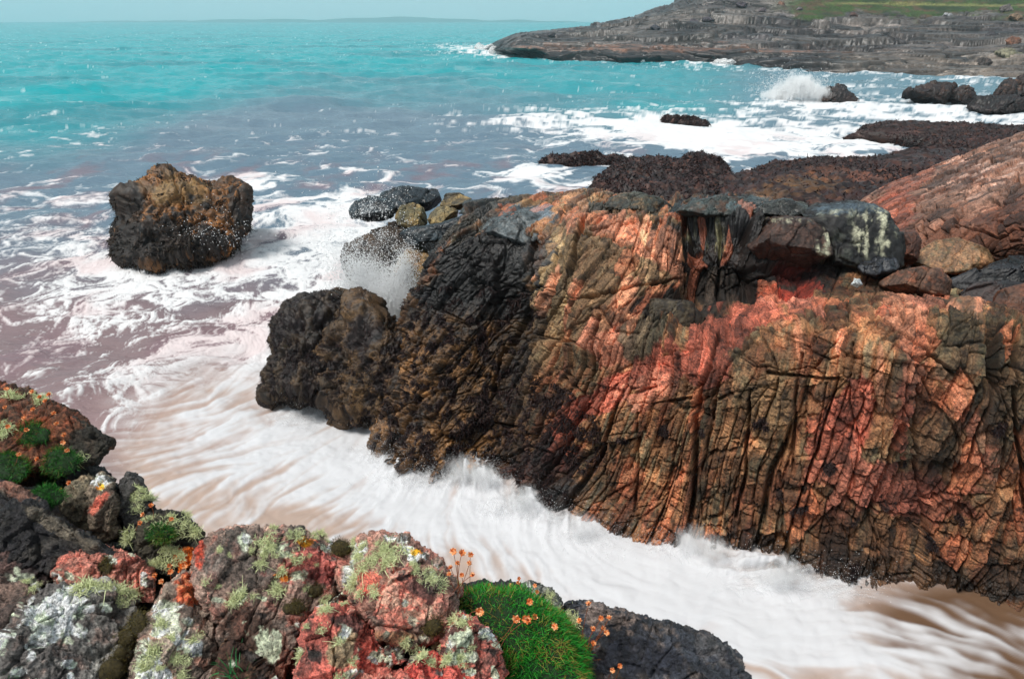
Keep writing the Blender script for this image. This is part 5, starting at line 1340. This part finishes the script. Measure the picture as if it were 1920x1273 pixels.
# dead thrift: stem and papery head
def head_mesh(seed, name='flower_head', open_=1.0):
    r = np.random.default_rng(seed)
    V, F, C = [], [], []
    n = 9
    for ring, (m, ln_, el) in enumerate([(7, .0085, .35), (6, .0085, .85), (4, .006, 1.25)]):
        for k in range(m):
            a = 2 * math.pi * (k + .5 * ring) / m + r.normal() * .15
            e = el * open_ + r.normal() * .12
            d = np.array([math.cos(a) * math.cos(e), math.sin(a) * math.cos(e), math.sin(e)])
            s = np.array([-math.sin(a), math.cos(a), 0]) * .0026
            b = len(V)
            V += [d * .001 - s * .4, d * .001 + s * .4, d * ln_ * .6 + s, d * ln_ * .6 - s, d * ln_ + np.array([0, 0, .001])]
            F += [[b, b + 1, b + 2, b + 3], [b + 3, b + 2, b + 4, b + 4]]
            c = [lin(236, 150, 92), lin(244, 190, 140), lin(200, 104, 52)][r.integers(0, 3)] * r.uniform(.8, 1.15)
            C += [c] * 5
    # knob of bracts below
    U, Fi = ico(2)
    b = len(V)
    V += list(U * .0032 + np.array([0, 0, -.001])); C += [lin(176, 96, 52)] * len(U)
    me = bpy.data.meshes.new(name)
    me.from_pydata([tuple(v) for v in V], [], [f if f[2] != f[3] else f[:3] for f in F] + [[int(i) + b for i in t] for t in Fi])
    ca = me.color_attributes.new('Col', 'FLOAT_COLOR', 'POINT')
    for i, c in enumerate(C):
        ca.data[i].color = (float(c[0]), float(c[1]), float(c[2]), 1)
    me.materials.append(M_PETAL)
    return me


HEADS = [head_mesh(950 + i, open_=.55 + .2 * i) for i in range(5)]


def tube(pts, r, k=5):
    V, F = [], []
    for i, p in enumerate(pts):
        d = pts[min(i + 1, len(pts) - 1)] - pts[max(i - 1, 0)]
        d = d / (np.linalg.norm(d) + 1e-9)
        a = np.cross(d, [.3, .8, .5]); a /= np.linalg.norm(a); b = np.cross(d, a)
        for j in range(k):
            t = 2 * math.pi * j / k
            V.append(p + (a * math.cos(t) + b * math.sin(t)) * r)
    for i in range(len(pts) - 1):
        for j in range(k):
            F.append([i * k + j, i * k + (j + 1) % k, (i + 1) * k + (j + 1) % k, (i + 1) * k + j])
    return np.array(V), np.array(F)


def flower(hx_, hy_, rx_, ry_, label, group, seed, s=1.0, d0=None):
    """head at one picture position, root on the rock at another; the head keeps about the root's distance"""
    r = random.Random(seed)
    root, n = on_fg(rx_, ry_)
    yu = (636.5 - hy_) / FPX
    Yh = root[1] + (d0 if d0 is not None else r.uniform(-.03, .0))
    hp = pY(hx_, hy_, Yh)
    e = empty('dead_thrift', Vector(root))
    hl = hp - root
    t = np.linspace(0, 1, 7)[:, None]
    bow = np.array([r.uniform(-.3, .3), r.uniform(-.2, .1), .25]) * np.linalg.norm(hl)
    pts = t * hl + bow * (t * (1 - t))
    V, F = tube(pts, .0009)
    mesh_obj('stem', V, F, M_STEM, e)
    h = bpy.data.objects.new('flower_head', HEADS[seed % 5]); COL.objects.link(h); h.parent = e
    d = hl / (np.linalg.norm(hl) + 1e-9) + np.array([r.gauss(0, .3), -.5 + r.gauss(0, .3), .4])
    h.rotation_mode = 'QUATERNION'; h.rotation_quaternion = Vector(d).to_track_quat('Z', 'Y')
    h.location = Vector(hl); h.scale = (1.2 * s,) * 3
    tag(e, label, 'flower', group)


FL = [(45, 785), (62, 768), (105, 795), (85, 752), (50, 806), (118, 830), (15, 800), (35, 852), (70, 860), (88, 868), (30, 875), (75, 745), (100, 775), (120, 815), (10, 765), (60, 735), (92, 740), (125, 845), (130, 905), (115, 920), (12, 730)]
for i, (x, y) in enumerate(FL):
    flower(x, y, x + rt.gauss(0, 10), y + rt.uniform(12, 32), 'dead papery orange thrift flower on the mossy jutting slab', 'dead thrift on the jutting slab', 1000 + i, .95)
for i, (x, y) in enumerate([(268, 965), (283, 948), (321, 973), (262, 980), (318, 1060), (346, 1062), (320, 1072), (303, 1090), (290, 1078)]):
    flower(x, y, x + rt.gauss(0, 8), y + rt.uniform(10, 26), 'dead orange thrift flower among the pale tufts left of the largest boulder', 'dead thrift among the pale tufts', 1100 + i, .9)
for i, (x, y) in enumerate([(850, 1034), (866, 1037), (882, 1040), (845, 1064), (858, 1056), (880, 1056), (866, 1078), (842, 1076), (886, 1078)]):
    flower(x, y, 850 + rt.uniform(-6, 36), 1108 + rt.uniform(-6, 8), 'tall dead thrift flower standing against the white water', 'tall dead thrift beside the cushion', 1200 + i, 1.15 if i < 3 else .85)
for i, (x, y) in enumerate([(917, 1097), (890, 1112), (958, 1097), (973, 1084), (971, 1092), (1003, 1098), (1007, 1110)]):
    flower(x, y, x + rt.gauss(0, 8), y + rt.uniform(14, 26), 'drooping dead thrift bud on the dark ridge behind the green cushion', 'dead thrift buds behind the cushion', 1300 + i, .75)
M_PX = cushion
for i, (x, y) in enumerate([(899, 1146), (993, 1128), (967, 1161), (989, 1161), (1003, 1156), (1040, 1175), (985, 1160)]):
    flower(x, y, x + rt.gauss(0, 6), y + 24, 'open dead thrift flower lying on the green cushion', 'dead thrift on the cushion', 1400 + i, 1.1, -.16)
for i, (x, y) in enumerate([(1086, 1164), (1127, 1159), (1142, 1158), (1111, 1179), (1130, 1178), (1137, 1186), (1112, 1206), (1104, 1132)]):
    flower(x, y, 1085 + rt.uniform(-12, 24), 1250 + rt.uniform(-14, 20), 'dead thrift flower on a long bent stem against the blue black rock', 'long stemmed dead thrift by the blue black rock', 1500 + i, 1.0)
for i, (x, y) in enumerate([(1148, 1256), (1162, 1248)]):
    flower(x, y, x - 12, y + 24, 'low dead thrift flower lying on the blue black rock', 'low dead thrift on the blue black rock', 1600 + i, .9)
for i in range(9):
    x0, y0 = 1070 + rt.uniform(-6, 10), 1230 + rt.uniform(0, 40)
    p0, _ = on_fg(x0, y0)
    p1 = pY(1120 + rt.uniform(-20, 20), 1215 + rt.uniform(-14, 36), p0[1] - .02)
    pm = .5 * (p0 + p1) + np.array([.0, 0, .02])
    t = np.linspace(0, 1, 8)[:, None]
    V, F = tube((1 - t) ** 2 * p0 + 2 * t * (1 - t) * pm + t * t * p1, .0008)
    tag(mesh_obj('dry_stem', V, F, M_STEM), 'bare dry thrift stem arching beside the green cushion', 'plant stem', 'bare dry stems beside the cushion')
# ------------------------------------------------------------------ weed, spray and breakers
def scatter_weed(V, N, mask, n, L, wd, seed, parent=None, cols=(SW, lin(58, 40, 36), lin(26, 18, 20))):
    r = np.random.default_rng(seed)
    k = r.choice(np.nonzero(mask)[0], n)
    d = N[k] * .8 + r.normal(size=(n, 3)) * .7 - np.array([0, 0, .25])
    Vb, Fb, Tb = blades(V[k], d, L * r.uniform(.5, 1.4, n), wd * r.uniform(.6, 1.4, n), .6, r, 2, .5)
    c = np.stack(cols)[r.integers(0, len(cols), n)] * r.uniform(.6, 1.3, n)[:, None]
    o = mesh_obj('seaweed', Vb, Fb, M_WEED, parent, {'Col': np.repeat(c, 6, 0)})
    return tag(o, kind='stuff')


M_WEED = attr_mat('wet_seaweed', .6, .25)
wm = (OUT['low'] > .5) & (OUT['py'] > 540) & (OUT['rg'] + .35 * OUT['n2'] < .52) & (OUT['px'] < 1120)
wm |= (np.hypot((OUT['px'] - 960) / 170, (OUT['py'] - 830) / 130) < 1) & (OUT['n2'] < -.1)
scatter_weed(OUT['V'], OUT['N'], wm & (OUT['V'][:, 2] > .1), 34000, .045, .007, 41, outcrop)
scatter_weed(OUT['V'], OUT['N'], OUT['dots'] > .6, 9000, .03, .006, 42, outcrop)
for (o, V, Nn, a2, px_, py_) in ROCKS:
    nm = o.name.split('.')[0]
    if nm == 'weedy_rock':
        scatter_weed(V, Nn, (a2 < .15) & (V[:, 2] > .05), 24000, .038, .0055, 43, o, (lin(32, 23, 25), lin(50, 36, 36), lin(20, 15, 17)))
    elif nm == 'sea_stack':
        scatter_weed(V, Nn, (V[:, 2] > .05) & (Nn[:, 1] < .3) & ((a2 < -.12) | (V[:, 2] < .85 + a2)), 9000, .085, .016, 44, o, (lin(34, 27, 24), lin(58, 46, 34), lin(22, 18, 18)))
    elif nm == 'reef':
        ext = V.max(0) - V.min(0)
        scatter_weed(V, Nn, (V[:, 2] > .02) & (a2 < .18), int(min(9000, 500 * ext[0] * ext[1])), .13, .028, 45, o, (SW, lin(66, 42, 38), lin(28, 19, 21)))

M_SPRAY, nt, b = new_mat('spray_water')
b.inputs['Base Color'].default_value = (.86, .87, .88, 1); b.inputs['Roughness'].default_value = .5
b.inputs['Subsurface Weight'].default_value = 0


def droplets(name, P, R, label):
    U = np.array([(1, 0, 0), (-1, 0, 0), (0, 1, 0), (0, -1, 0), (0, 0, 1), (0, 0, -1)], float)
    F = np.array([(0, 2, 4), (2, 1, 4), (1, 3, 4), (3, 0, 4), (2, 0, 5), (1, 2, 5), (3, 1, 5), (0, 3, 5)])
    r = np.random.default_rng(3)
    n = len(P)
    st_ = 1 + .6 * r.random((n, 1, 3))
    V = P[:, None, :] + U[None] * R[:, None, None] * st_
    Fi = (F[None] + (np.arange(n) * len(U))[:, None, None]).reshape(-1, 3)
    return tag(mesh_obj(name, V.reshape(-1, 3), Fi, M_SPRAY), label, kind='stuff')


def cloud(r, n, c, s, Yc, Ys, ang=0):
    a = math.radians(ang)
    u, v = r.normal(size=n) * s[0], r.normal(size=n) * s[1]
    x = c[0] + u * math.cos(a) - v * math.sin(a); y = c[1] + u * math.sin(a) + v * math.cos(a)
    Yv = Yc + r.normal(size=n) * Ys
    return np.stack([pY(x[i], y[i], Yv[i]) for i in range(n)])


r_ = np.random.default_rng(77)
CORE = np.concatenate([cloud(r_, 60000, (738, 578), (26, 26), 12.0, .25, 20), cloud(r_, 26000, (700, 540), (40, 22), 12.5, .3, 35), cloud(r_, 9000, (752, 530), (12, 30), 12.1, .15, 10)])
CORE = CORE[(CORE[:, 2] > .05)]
droplets('splash_spray', CORE, .004 + .005 * r_.random(len(CORE)) ** 2, 'dense white burst of water in the cleft')
P_ = np.concatenate([cloud(r_, 16000, (684, 470), (38, 46), 12.8, .4, 10), cloud(r_, 9000, (636, 510), (44, 56), 13.2, .5), cloud(r_, 900, (690, 385), (30, 20), 13.2, .4), cloud(r_, 5000, (670, 580), (40, 24), 11.6, .3), cloud(r_, 2500, (765, 520), (18, 50), 12.2, .2), cloud(r_, 4000, (580, 480), (70, 60), 14.5, 1.0)])
keep = fbm(P_ * np.array([2.6, 2.6, 2.6]), 88, 4, .7) > .30 * r_.random(len(P_)) - .04
P_ = P_[(P_[:, 2] > .05) & keep]
droplets('splash_spray', P_, .0018 + .0065 * r_.random(len(P_)) ** 4, 'burst of white spray in the cleft at the seaward end')
P_ = np.concatenate([cloud(r_, 4200, (735, 575), (26, 22), 12.4, .2, 20), cloud(r_, 2600, (700, 520), (44, 26), 12.7, .35, 40), cloud(r_, 1700, (690, 440), (36, 50), 12.8, .4, 10), cloud(r_, 900, (640, 500), (46, 60), 13.2, .5), cloud(r_, 500, (700, 380), (30, 20), 13.2, .4),
                     cloud(r_, 700, (680, 580), (40, 24), 11.4, .3), cloud(r_, 260, (765, 545), (18, 40), 12.2, .2), cloud(r_, 900, (580, 470), (70, 60), 14.5, 1.0)])
keep = fbm(P_ * np.array([2.6, 2.6, 2.6]), 88, 4, .7) > .28 * r_.random(len(P_)) - .02 - .3 * (np.hypot(project(P_)[0] - 735, project(P_)[1] - 580) < 50)
P_ = P_[(P_[:, 2] > .05) & keep]
droplets('splash_spray', P_, .003 + .010 * r_.random(len(P_)) ** 3, 'burst of white spray in the cleft at the seaward end')
P_ = np.concatenate([cloud(r_, 420, (385, 440), (36, 16), 17.0, .2), cloud(r_, 60, (400, 420), (30, 30), 17.0, .2)])
droplets('stack_spray', P_[P_[:, 2] > .03], .003 + .009 * r_.random(int((P_[:, 2] > .03).sum())) ** 2, 'white droplets before the lone boulder')


def foam_lump(poly, Yc, T, ragged, seed, label, name='surf_burst', level=6, k=1.0):
    V, F = pillow(poly, Yc, .5, T, level, .8, 2)
    Nn = mesh_normals(V, F)
    if (Nn * (V - V.mean(0))).sum() < 0:
        Nn = -Nn; F = F[:, ::-1]
    V = V + Nn * (ragged * (1.4 * fbm(V * k * 1.0, seed, 3) + ridged(V * k * 2.4, seed + 1, 4, .65) - .2))[:, None]
    return tag(mesh_obj(name, V, F, M_FOAM), label, kind='stuff')


M_FOAM, nt, b = new_mat('foam_burst')
N, L = nt.nodes, nt.links
b.inputs['Base Color'].default_value = (.80, .80, .80, 1); b.inputs['Roughness'].default_value = .9
lw = N.new('ShaderNodeTexNoise'); lw.inputs['Scale'].default_value = 6; lw.inputs['Detail'].default_value = 6; lw.inputs['Roughness'].default_value = .75
tc = N.new('ShaderNodeTexCoord'); L.new(tc.outputs['Object'], lw.inputs['Vector'])
mr = N.new('ShaderNodeMapRange'); mr.inputs[1].default_value = .38; mr.inputs[2].default_value = .62
L.new(lw.outputs['Fac'], mr.inputs[0]); L.new(mr.outputs[0], b.inputs['Alpha'])
yb = float(ysea(190))


def mist(name, cx, cy, rx, ry, Yc, T, dens, nscale, label, rot=0, namp=1.6):
    """a puff of airborne spray: a small closed volume of scattering drops, thinning towards its rim"""
    a = math.radians(rot)
    poly = [(cx + rx * math.cos(t) * math.cos(a) - ry * math.sin(t) * math.sin(a), cy + rx * math.cos(t) * math.sin(a) + ry * math.sin(t) * math.cos(a)) for t in np.linspace(0, 2 * math.pi, 25)[:-1]]
    V, F = pillow(poly, Yc, .5, T, 4, 1.0, 1)
    c = V.mean(0)
    m = bpy.data.materials.new('spray_mist'); m.use_nodes = True
    nt = m.node_tree; nt.nodes.clear(); N, L = nt.nodes, nt.links
    ou = N.new('ShaderNodeOutputMaterial'); vol = N.new('ShaderNodeVolumePrincipled')
    vol.inputs['Color'].default_value = (.99, .99, .99, 1); vol.inputs['Anisotropy'].default_value = -.1
    tc = N.new('ShaderNodeTexCoord')
    vs_ = N.new('ShaderNodeVectorMath'); vs_.operation = 'DISTANCE'; vs_.inputs[1].default_value = (.5, .5, .5)
    L.new(tc.outputs['Generated'], vs_.inputs[0])
    nz = N.new('ShaderNodeTexNoise'); nz.inputs['Scale'].default_value = nscale; nz.inputs['Detail'].default_value = 5; nz.inputs['Roughness'].default_value = .7; nz.inputs['Distortion'].default_value = .6
    mp = N.new('ShaderNodeMapping'); mp.inputs['Rotation'].default_value = (0, .5, 0); mp.inputs['Scale'].default_value = (1.6, 1, .45)
    L.new(tc.outputs['Object'], mp.inputs['Vector']); L.new(mp.outputs[0], nz.inputs['Vector'])
    m1 = N.new('ShaderNodeMath'); m1.operation = 'MULTIPLY_ADD'; m1.inputs[1].default_value = -2.0; m1.inputs[2].default_value = .62     # 1 at the heart, 0 at the rim
    L.new(vs_.outputs['Value'], m1.inputs[0])
    m3 = N.new('ShaderNodeMath'); m3.operation = 'MULTIPLY_ADD'; m3.inputs[1].default_value = namp; m3.inputs[2].default_value = .5 - .5 * namp
    L.new(nz.outputs['Fac'], m3.inputs[0])
    m2 = N.new('ShaderNodeMath'); m2.operation = 'ADD'; L.new(m1.outputs[0], m2.inputs[0]); L.new(m3.outputs[0], m2.inputs[1])
    mr = N.new('ShaderNodeMapRange'); mr.inputs[1].default_value = .38; mr.inputs[2].default_value = .95; mr.inputs[3].default_value = 0; mr.inputs[4].default_value = dens
    L.new(m2.outputs[0], mr.inputs[0]); L.new(mr.outputs[0], vol.inputs['Density']); L.new(vol.outputs[0], ou.inputs['Volume'])
    o = mesh_obj(name, V, F, m)
    return tag(o, label, kind='stuff')


mist('splash_mist', 738, 582, 62, 78, 12.2, .6, 7, 4.0, 'white plume of spray in the cleft', 15)
mist('splash_mist', 700, 530, 60, 70, 12.9, .6, 2.2, 3.0, 'thin veil of spray over the brown broken rock')
for (bx, by_, rx, ry, dn) in [(1455, 180, 36, 16, 5), (1482, 170, 44, 28, 4), (1510, 164, 40, 30, 4), (1532, 174, 30, 22, 3), (1496, 154, 34, 20, 2)]:
    mist('breaker_mist', bx, by_, rx, ry, yb - .8, 1.4, dn, 1.5, 'white plume of the breaker in the bay', 10, 2.4)
rm = random.Random(8)
for (cx, cy, rx, ry) in [(866, 880, 44, 34), (905, 890, 36, 30), (978, 940, 40, 36), (1090, 985, 44, 24), (1296, 1014, 40, 34), (1335, 1030, 40, 26), (1470, 1075, 60, 28)]:
    mist('surge_mist', cx, cy, rx * 1.3, ry * 1.3, float((CAM_H - .2) / kpx(cy)) - .1, .2, 3.2, 8, 'soft white veil of water along the foot of the outcrop', rm.uniform(10, 40))
P_ = np.concatenate([cloud(r_, 2500, (1490, 168), (28, 11), yb - .6, .8), cloud(r_, 2500, (1492, 156), (36, 12), yb - .6, .8)])
droplets('breaker_spray', P_, .01 + .02 * r_.random(len(P_)) ** 3, 'spray thrown up by the breaker in the bay')
for i, (x, y, w_, h_) in enumerate([(945, 96, 26, 6), (912, 90, 22, 4), (1370, 118, 36, 3), (1200, 114, 40, 2.5)]):
    Yb = float(ysea(y + h_ * .8)) - 1.0
    foam_lump([(x + w_ * math.cos(a), y + h_ * math.sin(a)) for a in np.linspace(0, 6.283, 9)[:-1]], Yb, .8, .6, 520 + i, 'white surf washing the foot of the headland', 'shore_surf', 5, .5)

# ragged fringes of white water flung up where the surge meets the wall
M_FR, nt, b = new_mat('flung_water')
b.inputs['Base Color'].default_value = (.82, .82, .83, 1); b.inputs['Roughness'].default_value = .8; b.inputs['Alpha'].default_value = .13
r_ = np.random.default_rng(91)
RT, DR, LN = [], [], []
for (x, y, w_, n, ln_, ux, uy) in [(880, 885, 40, 700, .5, -.2, 1), (800, 890, 40, 400, .35, -.3, .8), (975, 950, 32, 600, .5, .1, 1), (1040, 975, 30, 300, .3, .2, .8), (1100, 1000, 40, 350, .3, .3, .8), (1200, 1025, 60, 300, .22, .4, .7), (1290, 1025, 34, 700, .45, .3, 1), (1380, 1060, 50, 350, .3, .5, .8), (1480, 1085, 60, 600, .4, .8, .7), (1580, 1095, 40, 250, .3, .9, .5), (610, 745, 16, 300, .4, .1, 1), (690, 765, 24, 300, .35, -.2, .8), (730, 845, 26, 300, .35, -.4, .8), (560, 780, 30, 150, .2, -.5, .5)]:
    for k in range(int(2.2 * n)):
        p = pz(x + r_.normal() * w_, y + r_.normal() * 10 + 6, .03)
        RT.append(p)
        DR.append([ux * .7 + r_.normal() * .22, -.1 + r_.normal() * .2, uy * .7 + abs(r_.normal()) * .2])
        LN.append(1.3 * ln_ * r_.uniform(.15, 1.1) ** 1.5)
RT, DR, LN = np.array(RT), np.array(DR), np.array(LN)
Vf, Ff, _ = blades(RT, DR, LN, .004 + .012 * r_.random(len(RT)), .2, r_, 6, 1.0)
tag(mesh_obj('flung_water', Vf, Ff, M_FR), 'wisps of white water flung up along the foot of the outcrop', kind='stuff')
P_ = RT[r_.integers(0, len(RT), 16000)] + r_.normal(size=(16000, 3)) * np.array([.12, .12, .12]) + np.array([0, -.05, .14])
droplets('wall_spray', P_[P_[:, 2] > .03], .001 + .0026 * r_.random(int((P_[:, 2] > .03).sum())) ** 3, 'fine spray along the foot of the outcrop')

# ------------------------------------------------------------------ sea air
hb_ = bpy.data.meshes.new('haze')
X0, X1, Y0, Y1, Z0, Z1 = -5200, 5200, -60, 4700, -7, 120
hb_.from_pydata([(x, y, z) for x in (X0, X1) for y in (Y0, Y1) for z in (Z0, Z1)], [], [(0, 1, 3, 2), (4, 6, 7, 5), (0, 4, 5, 1), (2, 3, 7, 6), (0, 2, 6, 4), (1, 5, 7, 3)])
ho = bpy.data.objects.new('haze', hb_); COL.objects.link(ho)
hm = bpy.data.materials.new('sea_air'); hm.use_nodes = True
hm.node_tree.nodes.clear()
ou = hm.node_tree.nodes.new('ShaderNodeOutputMaterial'); pv = hm.node_tree.nodes.new('ShaderNodeVolumePrincipled')
pv.inputs['Color'].default_value = (.78, .93, .96, 1); pv.inputs['Density'].default_value = .0005; pv.inputs['Anisotropy'].default_value = .8
hm.node_tree.links.new(pv.outputs[0], ou.inputs['Volume'])
hb_.materials.append(hm)
tag(ho, 'thin pale sea haze', kind='stuff')
# ------------------------------------------------------------------ camera, light, sky
cam = bpy.data.cameras.new('camera'); cam.lens = 24; cam.sensor_width = 36; cam.sensor_fit = 'HORIZONTAL'
cam.clip_start = .05; cam.clip_end = 20000
co = bpy.data.objects.new('camera', cam); COL.objects.link(co)
co.location = (0, 0, CAM_H); co.rotation_euler = (math.radians(90) - PITCH, 0, 0)
SC.camera = co
SUN_EL, SUN_AZ = math.radians(62), math.radians(240)     # compass bearing, 0 = +Y, clockwise
sd = bpy.data.lights.new('sun', 'SUN'); sd.energy = 3.0; sd.angle = math.radians(19); sd.color = (1, .96, .9)
so = bpy.data.objects.new('sun', sd); COL.objects.link(so)
dirv = Vector((math.sin(SUN_AZ) * math.cos(SUN_EL), math.cos(SUN_AZ) * math.cos(SUN_EL), math.sin(SUN_EL)))
so.rotation_euler = dirv.to_track_quat('Z', 'Y').to_euler()
w = bpy.data.worlds.new('World'); SC.world = w; w.use_nodes = True
nt = w.node_tree; N, L = nt.nodes, nt.links
bg = N['Background']
sky = N.new('ShaderNodeTexSky'); sky.sky_type = 'NISHITA'; sky.sun_disc = False
sky.sun_elevation = SUN_EL; sky.sun_rotation = SUN_AZ; sky.air_density = 1; sky.dust_density = 3; sky.altitude = 10
# a closed pale cloud deck over the blue
tc = N.new('ShaderNodeTexCoord')
sx_ = N.new('ShaderNodeSeparateXYZ'); L.new(tc.outputs['Generated'], sx_.inputs[0])
rp = N.new('ShaderNodeValToRGB')
rp.color_ramp.elements[0].position = .0; rp.color_ramp.elements[0].color = (20.5, 23.5, 24.5, 1)
rp.color_ramp.elements[1].position = .5; rp.color_ramp.elements[1].color = (7.6, 8.6, 9.2, 1)
e = rp.color_ramp.elements.new(.12); e.color = (10, 12.6, 13.4, 1)
L.new(sx_.outputs['Z'], rp.inputs[0])
mx = N.new('ShaderNodeMix'); mx.data_type = 'RGBA'; mx.inputs[0].default_value = .8
L.new(sky.outputs[0], mx.inputs[6]); L.new(rp.outputs[0], mx.inputs[7])
L.new(mx.outputs[2], bg.inputs['Color']); bg.inputs['Strength'].default_value = .062
vs = SC.view_settings
vs.view_transform = 'Standard'; vs.look = 'None'; vs.exposure = .22; vs.gamma = 1
SC.cycles.max_bounces = 8; SC.cycles.diffuse_bounces = 3; SC.cycles.glossy_bounces = 2
SC.cycles.transmission_bounces = 2; SC.cycles.transparent_max_bounces = 48; SC.cycles.volume_bounces = 4; SC.cycles.volume_step_rate = 2.0; SC.cycles.volume_max_steps = 256
SC.cycles.caustics_reflective = False; SC.cycles.caustics_refractive = False
SC.cycles.use_denoising = True
